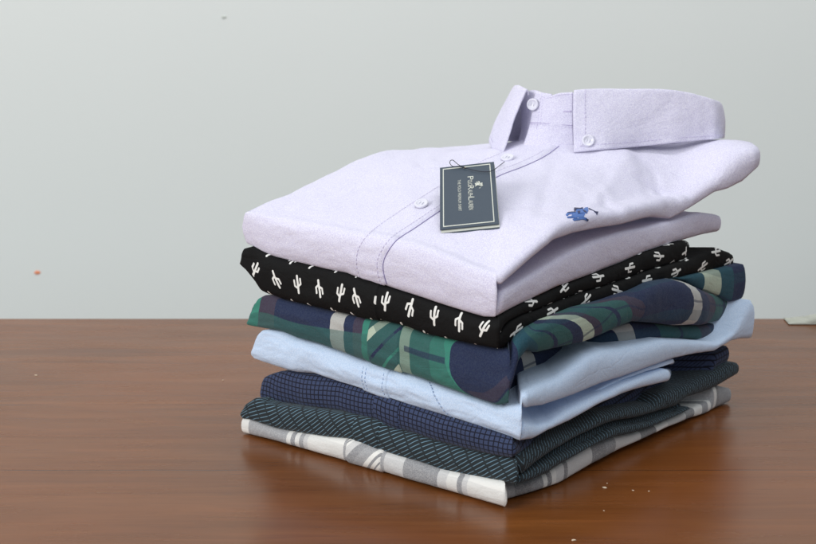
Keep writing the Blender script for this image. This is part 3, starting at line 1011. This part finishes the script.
for key in ('blue', 'dark'):
    V, Fc = [], []
    for li, (c, poly) in enumerate(EMB):
        if c != key: continue
        k = len(V); ok = True; top, botm = [], []
        for (x, y) in poly:
            loc, nor = hit(550 + x / 11.66, 190 + y / 11.66)
            if loc is None: ok = False; break
            top.append(loc + nor * (0.0006 if key == 'blue' else 0.0008)); botm.append(loc - nor * 0.0002)
        if not ok: continue
        m_ = len(top); V += top + botm
        Fc += [tuple(k + q_ for q_ in t_) for t_ in tri2(poly)]
        for s in range(m_): Fc.append((k + s, k + (s + 1) % m_, k + m_ + (s + 1) % m_, k + m_ + s))
    o = link_mesh('embroidered_emblem' if key == 'blue' else 'emblem_outline', V, Fc, emb_m[key], r7 if key == 'blue' else emb_root, smooth=False)
    if key == 'blue': emb_root = o

# ------------------------------------------------------------------ collar
def patch(name, rows, nu, nv, mat, parent, thick=0.0011, bulge=0.0, uvs=None):
    """cloth patch lofted through rows of 3D points (top row first); given thickness"""
    R = [smooth_path(r, nu) for r in rows]
    G = [[None] * nv for _ in range(nu)]
    for i in range(nu):
        colp = smooth_path([r[i] for r in R], nv)
        for j in range(nv): G[i][j] = colp[j]
    Nn = [[None] * nv for _ in range(nu)]
    for i in range(nu):
        for j in range(nv):
            du = G[min(nu - 1, i + 1)][j] - G[max(0, i - 1)][j]
            dv = G[i][min(nv - 1, j + 1)] - G[i][max(0, j - 1)]
            nn = du.cross(dv)
            Nn[i][j] = nn.normalized() if nn.length > 1e-12 else Vector((0, -1, 0))
    V, Fc = [], []
    for s in (1, -1):
        for i in range(nu):
            for j in range(nv):
                w = (noise.noise(G[i][j] * 38) * 0.0016 + noise.noise(G[i][j] * 110) * 0.0005) * (0.25 + 0.75 * j / (nv - 1))
                V.append(G[i][j] + Nn[i][j] * (s * thick / 2 + w))
    o1 = nu * nv
    for i in range(nu - 1):
        for j in range(nv - 1):
            a, b, c, d = i * nv + j, (i + 1) * nv + j, (i + 1) * nv + j + 1, i * nv + j + 1
            Fc.append((a, b, c, d)); Fc.append((o1 + d, o1 + c, o1 + b, o1 + a))
    for i in range(nu - 1):
        for j in (0, nv - 1):
            a, b = i * nv + j, (i + 1) * nv + j
            Fc.append((a, b, o1 + b, o1 + a) if j == nv - 1 else (b, a, o1 + a, o1 + b))
    for j in range(nv - 1):
        for i in (0, nu - 1):
            a, b = i * nv + j, i * nv + j + 1
            Fc.append((a, b, o1 + b, o1 + a) if i == 0 else (b, a, o1 + a, o1 + b))
    ob = link_mesh(name, V, Fc, mat, parent)
    return ob, G, Nn

# leaf: fold line and hem run from the right-hand tip round the back of the neck to the left-hand tip
fold_l = [(573.5, 91.5, 1.283), (605, 90, 1.287), (640, 90.5, 1.291), (675, 91.5, 1.296), (700, 97, 1.301), (716, 101.5, 1.307), (721, 104, 1.330), (716, 106, 1.372),
          (680, 108, 1.405), (610, 108, 1.415), (555, 104, 1.400), (524, 95, 1.372), (513.5, 88, 1.340), (517, 86.5, 1.318), (526, 91, 1.300)]
hem_l = [(574, 152.5, 1.262), (605, 149.5, 1.268), (640, 146.5, 1.275), (678, 142.5, 1.284), (704, 140, 1.296), (719, 138.6, 1.306), (723, 138, 1.335), (719, 137, 1.385),
         (680, 140, 1.425), (610, 142, 1.435), (555, 143, 1.425), (510, 141, 1.395), (492, 137, 1.355), (492, 148, 1.318), (504, 152, 1.283)]
P_f = [at_depth(*q) for q in fold_l]; P_h = []
for q_, (px, py, y_) in enumerate(hem_l):
    if q_ < 6 or q_ > 12:
        loc, nor = hit(px, py)
        if loc is not None: y_ = min(y_ + 0.012, max(y_ - 0.05, loc.y - 0.0022))
    P_h.append(at_depth(px, py, y_))
for q_ in range(1, 6):
    px, py, y_ = hem_l[q_]
    ya, yb_ = P_h[0].y, min(1.300, P_h[5].y)
    P_h[q_] = at_depth(px, py, min(P_h[q_].y, ya + (yb_ - ya) * q_ / 5))

nk = at_depth(600, 120, 1.345)
def mid_row(t, push):
    r = []
    for q_, (a, b) in enumerate(zip(P_f, P_h)):
        p_ = a.lerp(b, t); d = p_ - nk; d.z = 0
        r.append(p_ + d.normalized() * push)
    return r
def in_row(src, dz, push):
    r = []
    for p_ in src:
        d = nk - p_; d.z = 0
        r.append(p_ + d.normalized() * push + Vector((0, 0, dz)))
    return r
leaf_rows = [in_row(P_f, -0.0035, 0.0030), in_row(P_f, 0.0006, 0.0010), mid_row(0.12, 0.0008), mid_row(0.45, 0.0016), mid_row(0.8, 0.0008), P_h]
leaf, LG_, LN_ = patch('collar_leaf', leaf_rows, 150, 30, lavm, r7, 0.0014)
def orient_out(p_, n_):
    return n_ if n_.dot(p_ - nk) > 0 else -n_
def leaf_line(js, i0, i1, **kw):
    P, N = [], []
    for i in range(i0, i1):
        nn = orient_out(LG_[i][js], LN_[i][js])
        P.append(LG_[i][js] + nn * 0.0008); N.append(nn)
    return dashes(P, N, **kw)
V, Fc = leaf_line(26, 2, 140, r=0.00018)
v2, f2 = [], []
P, N = [], []
for j in range(6, 28):
    nn = orient_out(LG_[4][j], LN_[4][j]); P.append(LG_[4][j] + nn * 0.0008); N.append(nn)
v2, f2 = dashes(P, N, r=0.00018)
k = len(V); V += v2; Fc += [tuple(x + k for x in ff) for ff in f2]
link_mesh('stitching', V, Fc, thread_lav, leaf)
# collar point buttons
def leaf_near(px, py, i0, i1):
    best = None
    for i in range(i0, i1):
        for j in range(30):
            q = LG_[i][j]; x, y = proj(*q)
            d = (x - px) ** 2 + (y - py) ** 2
            if best is None or d < best[0]: best = (d, i, j)
    return best[1], best[2]
i_, j_ = leaf_near(588, 140, 0, 40)
button(LG_[i_][j_] + orient_out(LG_[i_][j_], LN_[i_][j_]) * 0.0006, orient_out(LG_[i_][j_], LN_[i_][j_]), 0.0050, r7)

# neck band: closed ring inside the leaf, its button end showing in the opening
band_t = [(573, 92, 1.288), (560, 93, 1.291), (549, 96.5, 1.296), (543, 95, 1.300), (536, 91, 1.306)]
band_s = [(573, 126.5, 1.283), (560, 125.5, 1.286), (548, 124.5, 1.289), (540, 124, 1.293), (530, 124, 1.299)]
band_b = [(574, 150, 1.280), (560, 151, 1.281), (546, 152, 1.282), (534, 152, 1.284), (522, 150, 1.290)]
# under flap (behind): runs from the opening to the left and back
under_t = [(552, 94, 1.298), (543, 92.5, 1.302), (534, 90, 1.308), (528, 92, 1.316), (522, 97, 1.335), (530, 106, 1.370), (570, 112, 1.398), (640, 112, 1.400), (690, 110, 1.375), (705, 106, 1.338), (690, 102, 1.312), (640, 99, 1.298), (590, 98, 1.293)]
under_b = [(550, 124, 1.294), (541, 124, 1.297), (533, 124, 1.302), (526, 125, 1.312), (522, 128, 1.335), (530, 134, 1.372), (570, 138, 1.402), (640, 138, 1.405), (690, 136, 1.380), (708, 132, 1.342), (690, 129, 1.312), (640, 127, 1.297), (590, 126, 1.290)]
under_c = [(px - (7 if i in (2, 3, 4) else 0), py + 26 - 6 * (i > 4), Y - 0.004 if i < 4 else Y) for i, (px, py, Y) in enumerate(under_b)]
band, BG, BN = patch('collar_band', [[at_depth(*q) for q in r] for r in (under_t, under_b, under_c)], 140, 24, lavm, r7, 0.0014)
flap, FG, FN = patch('band_flap', [[at_depth(*q) for q in r] for r in (band_t, band_s, band_b)], 40, 34, lavm, band, 0.0016)
def facecam(n_): return n_ if n_.y < 0 else -n_
# seam and stitching on the flap
def flap_path(fn, n=40, G=None, Nn=None, nu=40, nv=34):
    G = G or FG; Nn = Nn or FN
    P, N = [], []
    for s in range(n):
        u, v_ = fn(s / (n - 1))
        i = max(0, min(nu - 1, int(round(u * (nu - 1))))); j = max(0, min(nv - 1, int(round(v_ * (nv - 1)))))
        nn = facecam(Nn[i][j]); P.append(G[i][j] + nn * 0.0010); N.append(nn)
    return P, N
V, Fc = [], []
for fn in (lambda t: (t, 0.53), lambda t: (0.80, 0.05 + t * 0.55), lambda t: (0.72, 0.05 + t * 0.5), lambda t: (t * .8, 0.03)):
    P, N = flap_path(fn)
    v2, f2 = dashes(P, N, r=0.00017, length=0.0017, gap=0.0010)
    k = len(V); V += v2; Fc += [tuple(x + k for x in ff) for ff in f2]
link_mesh('stitching', V, Fc, thread_lav, flap)
P, N = flap_path(lambda t: (t, 0.50))
v2, f2 = tube(P, 0.00028, 5)
link_mesh('seam', v2, f2, plain('seam_shadow_thread', rgb(168, 158, 196), 0.9).m, flap)
# buttonhole at the right end of the flap
P, N = flap_path(lambda t: (0.03 + 0.14 * t, 0.26), 12)
P = [P[0].lerp(P[-1], t / 5) for t in range(6)]
v2, f2 = tube(P, 0.0007, 8)
link_mesh('buttonhole', v2, f2, plain('buttonhole_thread', rgb(196, 188, 216), 0.8).m, flap)
bp = at_depth(533, 104.5, 1.300)
button(bp, Vector((-0.35, -0.9, 0.15)), 0.0050, band)
bp = at_depth(531, 127, 1.297)
lp = at_depth(504, 138, 1.322)
button(lp, Vector((-0.35, -0.85, 0.4)), 0.0048, r7)

# ------------------------------------------------------------------ hang tag
hb, nb = hit(440, 231); hb2, nb2 = hit(499, 225)
yb = hb.y - 0.004
BLc = at_depth(440, 230, hb.y - 0.003); BRc = at_depth(499, 224, hb2.y - 0.003)
TLc = at_depth(440, 168, hb.y + 0.066); TRc = at_depth(494, 162, hb2.y + 0.066)
r8 = empty('hang_tag', (BLc + BRc) / 2)
tag(r8, 'slate blue card hang tag with a cream border lying on the lavender shirt placket', 'tag')
ex = ((TRc - TLc) + (BRc - BLc)) / 2; ey = ((BLc - TLc) + (BRc - TRc)) / 2
nt = ey.cross(ex).normalized()
if nt.z < 0: nt = -nt
def card(u, v, e=0.0):
    """u to the right, v down the card, both 0..1"""
    p_ = (TLc * (1 - u) + TRc * u) * (1 - v) + (BLc * (1 - u) + BRc * u) * v
    return p_ + nt * e
def card_quad(u0, v0, u1, v1, e0, e1):
    V = [card(u0, v0, e1), card(u1, v0, e1), card(u1, v1, e1), card(u0, v1, e1), card(u0, v0, e0), card(u1, v0, e0), card(u1, v1, e0), card(u0, v1, e0)]
    return V, [(3, 2, 1, 0), (4, 5, 6, 7), (0, 1, 5, 4), (1, 2, 6, 5), (2, 3, 7, 6), (3, 0, 4, 7)]
card_n = plain('slate_card', rgb(58, 70, 84), 0.45)
o = card_n.obj(); card_n.link(card_n.bump(card_n.noise(o, 900, 3), 0.15, 0.0003), card_n.b.inputs['Normal'])
cream = plain('cream_print', rgb(206, 208, 198), 0.55).m
V, Fc = card_quad(0, 0, 1, 1, -0.0003, 0.0003)
link_mesh('front_card', V, Fc, card_n.m, r8, smooth=False)
# white edged rear card peeping out under the front one
V, Fc = card_quad(0.015, 0.02, 1.005, 1.022, -0.0016, -0.0011)
link_mesh('rear_card', V, Fc, cream, r8, smooth=False)
V, Fc = card_quad(0.02, 0.025, 1.0, 1.035, -0.0022, -0.0018)
link_mesh('rear_card', V, Fc, card_n.m, r8, smooth=False)
V, Fc = [], []
bw = 0.016; bh = 0.012
for (u0, v0, u1, v1) in ((0.055, 0.03, 0.93, 0.03 + bh), (0.055, 0.955, 0.93, 0.955 + bh), (0.055, 0.03 + bh, 0.055 + bw, 0.955), (0.93 - bw, 0.03 + bh, 0.93, 0.955)):
    v2, f2 = card_quad(u0, v0, u1, v1, 0.0002, 0.00055)
    k = len(V); V += v2; Fc += [tuple(x + k for x in ff) for ff in f2]
link_mesh('border', V, Fc, cream, r8, smooth=False)
# lettering: runs down the card, tops of the letters to the right
def lettering(txt, u_base, v0, v1, cap, name='lettering', spacing=1.0):
    cu = bpy.data.curves.new('lettering', 'FONT'); cu.body = txt; cu.size = 1.0; cu.space_character = spacing
    cu.extrude = 0.0; cu.resolution_u = 4
    to = bpy.data.objects.new('lettering_source', cu); COL.objects.link(to)
    dg = bpy.context.evaluated_depsgraph_get()
    me = bpy.data.meshes.new_from_object(to.evaluated_get(dg))
    vs = [v.co.copy() for v in me.vertices]; fs = [tuple(p_.vertices) for p_ in me.polygons]
    bpy.data.objects.remove(to); bpy.data.curves.remove(cu); bpy.data.meshes.remove(me)
    x0, x1 = min(v.x for v in vs), max(v.x for v in vs)
    V = [card(u_base + v.y * cap, v0 + (v.x - x0) / (x1 - x0) * (v1 - v0), 0.0006) for v in vs]
    return link_mesh(name, V, [f[::-1] for f in fs], cream, r8, smooth=False)
lettering('P', 0.505, 0.205, 0.262, 0.155)
lettering('OLO', 0.505, 0.266, 0.355, 0.115)
lettering('R', 0.505, 0.362, 0.420, 0.155)
lettering('ALPH', 0.505, 0.424, 0.535, 0.115)
lettering('L', 0.505, 0.542, 0.590, 0.155)
lettering('AUREN', 0.505, 0.594, 0.745, 0.115)
lettering('THE POLO PREMIUM SHIRT', 0.325, 0.245, 0.745, 0.078, spacing=1.05)
# small rider on the card, standing along the lettering
V, Fc = [], []
for c, poly in EMB:
    k = len(V)
    for (x, y) in poly:
        X = (x - 185) / 376.0; Y = (y - 208) / 158.0
        V.append(card(0.775 - Y * 0.15, 0.30 + X * 0.12, 0.0007))
    Fc += [tuple(k + q_ for q_ in t_) for t_ in tri2(poly)]
link_mesh('emblem', V, Fc, cream, r8, smooth=False)
# thread through the punched hole to the placket button
hole = card(0.46, 0.055, 0.0012)
hb3, nb3 = hit(505, 166)
def cc(px, py, e=0.002):
    u = (px - 440) / 56.0; v_ = (py - (168 - 6 * u)) / 62.0
    return card(u, v_, e)
pts = [hole, cc(460, 167, .002), cc(454, 163, .003), cc(451, 165.5, .003), cc(453.5, 168.5, .0022), cc(460, 168.5, .0018), cc(468, 170, .0014), cc(480, 173, .0014), cc(490, 173.5, .0014),
       cc(496, 172, .002), hit(500.5, 168.8)[0] + nb3 * 0.003, hb3 + nb3 * 0.0035]
v2, f2 = tube(smooth_path(pts, 80), 0.00028, 6)
link_mesh('thread', v2, f2, thread_dark, r8)
v2, f2 = tube([card(0.44, 0.055, 0.0007), card(0.485, 0.053, 0.0007)], 0.0006, 6)
link_mesh('eyelet', v2, f2, plain('brass', rgb(190, 178, 150), 0.4).m, r8)

# ------------------------------------------------------------------ table
def mat_wood():
    n = NT('varnished_wood')
    o = n.obj()
    lo = n.vm('MULTIPLY', o, (1.2, 16.0, 1.0))
    warp = n.noise(n.vm('MULTIPLY', o, (1.5, 4, 1)), 3.0, 3)
    lo = n.vm('ADD', lo, n.xyz(0.0, n.math('MULTIPLY', warp, 0.7), 0.0))
    g1 = n.noise(lo, 3.2, 6, 0.62, 0.5)
    g2 = n.noise(n.vm('MULTIPLY', o, (5, 230, 1)), 2.0, 4, 0.7)
    g3 = n.noise(n.vm('MULTIPLY', o, (2, 60, 1)), 3.0, 3, 0.6)
    c = n.mix(n.smooth(g1, 0.2, 0.85), rgb(100, 57, 25), rgb(128, 77, 37))
    c = n.mix(n.smooth(g2, 0.42, 0.75, 0, 0.20), c, rgb(84, 42, 16))
    c = n.mix(n.smooth(g3, 0.5, 0.75, 0, 0.18), c, rgb(160, 92, 44))
    pr_ = n.noise(n.vm('MULTIPLY', o, (26, 700, 1)), 1.0, 2, 0.6)
    c = n.mix(n.smooth(pr_, 0.62, 0.72, 0, 0.45), c, rgb(60, 30, 14))
    big = n.noise(n.vm('MULTIPLY', o, (1, 1.6, 1)), 3.2, 2, 0.5)
    c = n.mix(n.smooth(big, 0.35, 0.65, 0, 0.25), c, rgb(140, 77, 31))
    s = n.sep(o)
    # hairline joints between the boards
    joint = None
    for yj, xs, amp in ((0.0, 0.0, 0.0),):
        pass
    for yj in (1.118, 1.275, 0.90):
        wv = n.math('MULTIPLY', n.math('SUBTRACT', n.noise(n.vm('MULTIPLY', o, (1, 0, 0)), 9.0, 2), 0.5), 0.003)
        d = n.math('ABSOLUTE', n.math('SUBTRACT', n.math('ADD', s[1], wv), yj))
        jl = n.smooth(d, 0.0004, 0.0012, 1, 0)
        joint = jl if joint is None else n.math('MAXIMUM', joint, jl)
    brk = n.smooth(n.noise(n.vm('MULTIPLY', o, (1, 1, 0)), 5.0, 2), 0.38, 0.55)
    jf = n.math('MULTIPLY', joint, n.math('MULTIPLY', brk, 0.5))
    c = n.mix(jf, c, rgb(38, 16, 8))
    n.link(c, n.b.inputs['Base Color'])
    rr = n.noise(n.vm('MULTIPLY', o, (3, 12, 1)), 4.0, 4)
    n.link(n.smooth(rr, 0.2, 0.8, 0.20, 0.30), n.b.inputs['Roughness'])
    n.b.inputs['IOR'].default_value = 1.42
    h = n.math('ADD', n.math('MULTIPLY', g2, 0.5), n.math('MULTIPLY', n.math('SUBTRACT', 1.0, jf), 0.6))
    n.link(n.bump(h, 0.12, 0.0008), n.b.inputs['Normal'])
    return n.m
TAB_Y = 1.560
bm = bmesh.new()
bmesh.ops.create_cube(bm, size=1)
bmesh.ops.scale(bm, vec=(3.2, TAB_Y + 0.35, 0.035), verts=bm.verts)
bmesh.ops.translate(bm, vec=(0, (TAB_Y - 0.35) / 2, -0.0175), verts=bm.verts)
bmesh.ops.bevel(bm, geom=[e for e in bm.edges], offset=0.003, segments=3, affect='EDGES')
me = bpy.data.meshes.new('tabletop'); bm.to_mesh(me); bm.free()
me.materials.append(mat_wood())
table = empty('table', (0, 0.6, -0.75))
tag(table, 'reddish brown varnished wooden table under the stack of folded shirts', 'table')
ob = bpy.data.objects.new('tabletop', me); COL.objects.link(ob); ob.parent = table; ob.location = (0, -0.6, 0.75)
wood_leg = plain('dark_wood', rgb(90, 44, 24), 0.35).m
for sx in (-1, 1):
    for yy in (-0.2, TAB_Y - 0.09):
        V = []
        for z, w in ((-0.75, 0.022), (-0.035, 0.034)):
            for (a, b) in ((-1, -1), (1, -1), (1, 1), (-1, 1)): V.append((sx * 1.5 + a * w, yy + b * w, z))
        link_mesh('leg', V, [(3, 2, 1, 0), (4, 5, 6, 7), (0, 1, 5, 4), (1, 2, 6, 5), (2, 3, 7, 6), (3, 0, 4, 7)], wood_leg, table, smooth=False)

# ------------------------------------------------------------------ wall, floor
wn_ = NT('painted_wall')
o = wn_.obj()
c = wn_.mix(wn_.noise(o, 2.5, 3), rgb(225, 230, 228), rgb(229, 233, 231))
spots = wn_.smooth(wn_.noise(o, 9.0, 2, 0.4), 0.70, 0.78, 0, 0.10)
c = wn_.mix(0.0, c, rgb(190, 186, 176))
wn_.link(c, wn_.b.inputs['Base Color']); wn_.b.inputs['Roughness'].default_value = 0.7
wn_.link(wn_.bump(wn_.noise(o, 120, 4), 0.08, 0.001), wn_.b.inputs['Normal'])
WALL_Y = 2.05
tag(link_mesh('wall', [(-4, WALL_Y, -0.75), (4, WALL_Y, -0.75), (4, WALL_Y, 2.4), (-4, WALL_Y, 2.4), (-4, WALL_Y + 0.1, -0.75), (4, WALL_Y + 0.1, -0.75), (4, WALL_Y + 0.1, 2.4), (-4, WALL_Y + 0.1, 2.4)],
              [(0, 1, 2, 3), (7, 6, 5, 4), (0, 3, 7, 4), (1, 5, 6, 2), (3, 2, 6, 7), (0, 4, 5, 1)], wn_.m, smooth=False), kind='structure')
fl = plain('floor_paint', rgb(150, 146, 140), 0.6)
tag(link_mesh('floor', [(-4, -4, -0.75), (4, -4, -0.75), (4, WALL_Y, -0.75), (-4, WALL_Y, -0.75)], [(0, 1, 2, 3)], fl.m, smooth=False), kind='structure')

# small marks on the wall
def blob(name, c, rx, rz, mat, yth=0.0006, seed=0):
    V, Fc = [], []
    S_ = 18
    for t, y in ((1.0, 0.0), (0.85, -yth)):
        for s in range(S_):
            a = 2 * math.pi * s / S_
            k = 1 + 0.25 * noise.noise(Vector((math.cos(a) * 1.3, math.sin(a) * 1.3, seed)))
            V.append(Vector((c[0] + rx * t * k * math.cos(a), c[1] + y, c[2] + rz * t * k * math.sin(a))))
    for s in range(S_): Fc.append((s, (s + 1) % S_, S_ + (s + 1) % S_, S_ + s))
    Fc.append(tuple(range(S_, 2 * S_)))
    return link_mesh(name, V, Fc, mat)
p_ = at_depth(37.5, 272.5, WALL_Y)
tag(blob('paint_spot', (p_.x, p_.y - 0.0002, p_.z), 0.0043, 0.0027, plain('orange_paint', rgb(240, 150, 110), 0.6).m, seed=1),
    'small orange spot on the pale wall, low at the left', 'spot')
p_ = at_depth(224, 17, WALL_Y)
tag(blob('chip', (p_.x, p_.y - 0.0002, p_.z), 0.0034, 0.0017, plain('grey_mark', rgb(200, 206, 200), 0.7).m, seed=5),
    'faint grey chip high on the pale wall, left of the middle', 'mark')

# crumbs on the table
crumb_m = plain('crumb', rgb(214, 196, 172), 0.7).m
crumb_list = [((604.5, 488), 0.0019, 'largest pale crumb on the bare table, right of the front corner of the stack'),
              ((607, 483.5), 0.0008, 'speck of crumb just behind the largest crumb on the table'),
              ((633, 490.5), 0.0010, 'pale crumb on the table a little right of the largest crumb'),
              ((649, 491.5), 0.0009, 'pale crumb on the table, rightmost of the row of three'),
              ((604, 511), 0.0008, 'tiny crumb on the table nearer the camera than the largest crumb'),
              ((574, 540.5), 0.0016, 'pale flake on the table at the very front, below the stack'),
              ((609, 451.5), 0.0008, 'tiny speck on the table close beside the right side of the plaid shirt'),
              ((36, 375.5), 0.0015, 'pale speck alone on the far left of the table'),
              ((223, 380.5), 0.0010, 'tiny speck on the table left of the navy check shirt')]
for q, ((px, py), r_, lab) in enumerate(crumb_list):
    g = ground_pt(px, py)
    bm = bmesh.new(); r_ *= 0.6; bmesh.ops.create_icosphere(bm, subdivisions=2, radius=r_)
    for v in bm.verts:
        k = 1 + 0.5 * noise.noise(v.co * 900 + Vector((q * 3, 0, 0)))
        v.co = Vector((v.co.x * k * 1.5, v.co.y * k, v.co.z * k * 0.45))
    me = bpy.data.meshes.new('crumb'); bm.to_mesh(me); bm.free(); me.materials.append(crumb_m)
    ob = bpy.data.objects.new('crumb', me); ob.location = (g.x, g.y, r_ * 0.3); ob.rotation_euler = (0, 0, q * 1.3)
    COL.objects.link(ob)
    tag(ob, lab, 'crumb', 'crumbs scattered on the table')

# crumpled pale cloth lying at the far right edge of the table
cl_n = NT('pale_crumpled_cloth')
c = cl_n.mix(cl_n.noise(cl_n.obj(), 60, 3), rgb(205, 206, 196), rgb(170, 172, 158))
clm = cl_n.cloth(c, 0.85, 0.1, 0.8, 0.3, 60)
V, Fc = [], []
NX, NY = 60, 20
cx0 = at_depth(790, 318, 1.53).x
for i in range(NX):
    for j in range(NY):
        x = cx0 + 0.14 * i / (NX - 1); y = 1.533 + 0.024 * j / (NY - 1)
        e = min(1, i / 14) * min(1, (NX - 1 - i) / 8) * math.sin(math.pi * j / (NY - 1)) ** 0.6
        z = 0.0012 + e * (0.0080 + 0.004 * noise.noise(Vector((x * 60, y * 70, 0))) + 0.0015 * noise.noise(Vector((x * 200, y * 160, 2))))
        V.append((x, y, z))
for i in range(NX - 1):
    for j in range(NY - 1):
        Fc.append((i * NY + j, (i + 1) * NY + j, (i + 1) * NY + j + 1, i * NY + j + 1))
k = len(V)
V += [(a[0], a[1], 0.0005) for a in V[:NX * NY]]
Fc += [tuple(x + k for x in f[::-1]) for f in Fc[:(NX - 1) * (NY - 1)]]
rim = [i * NY for i in range(NX)] + [(NX - 1) * NY + j for j in range(1, NY)] + [i * NY + NY - 1 for i in range(NX - 2, -1, -1)] + [j for j in range(NY - 2, 0, -1)]
for s in range(len(rim)):
    a, b = rim[s], rim[(s + 1) % len(rim)]
    Fc.append((a, a + k, b + k, b))
tag(link_mesh('crumpled_cloth', V, Fc, clm), 'crumpled pale cloth at the far right edge of the table by the wall', 'cloth')

# ------------------------------------------------------------------ light
w = bpy.data.worlds.new('World'); scene.world = w; w.use_nodes = True
bg = w.node_tree.nodes['Background']
bg.inputs[0].default_value = (0.86, 0.94, 1.0, 1); bg.inputs[1].default_value = 0.36
def area(name, loc, target, size, power, col):
    l = bpy.data.lights.new(name, 'AREA'); l.shape = 'RECTANGLE'; l.size = size[0]; l.size_y = size[1]
    l.energy = power; l.color = col
    o = bpy.data.objects.new(name, l); COL.objects.link(o); o.location = loc
    o.rotation_euler = (Vector(target) - Vector(loc)).to_track_quat('-Z', 'Y').to_euler()
    return o
area('window_light', (-1.75, -0.25, 1.15), (0.05, 1.25, 0.1), (1.4, 1.2), 36, (1.0, 0.99, 0.97))
area('room_light', (0.3, -0.8, 2.1), (0.05, 1.3, 0.2), (1.8, 1.2), 14, (0.97, 0.98, 1.0))
wash_ = area('wall_wash_light', (0.5, 1.35, 2.2), (0.45, 2.05, 0.6), (2.4, 0.4), 10, (1.0, 1.0, 0.98))  # added lamp out of view, put in to brighten the wall
wash_.data.spread = math.radians(120)

# ------------------------------------------------------------------ camera and render settings
cam = bpy.data.cameras.new('camera'); co = bpy.data.objects.new('camera', cam); COL.objects.link(co)
co.location = (0, 0, CAM_H); co.rotation_euler = (math.pi / 2 - TH, 0, 0)
cam.sensor_width = 36; cam.lens = 36 * F_PX / 816
cam.clip_start = 0.05; cam.clip_end = 50
cam.dof.use_dof = True; cam.dof.focus_distance = 1.17; cam.dof.aperture_fstop = 14
scene.camera = co
scene.render.resolution_x = 1024; scene.render.resolution_y = 683
scene.view_settings.view_transform = 'Standard'; scene.view_settings.look = 'None'
scene.view_settings.exposure = 0.17; scene.view_settings.gamma = 1
scene.render.engine = 'CYCLES'
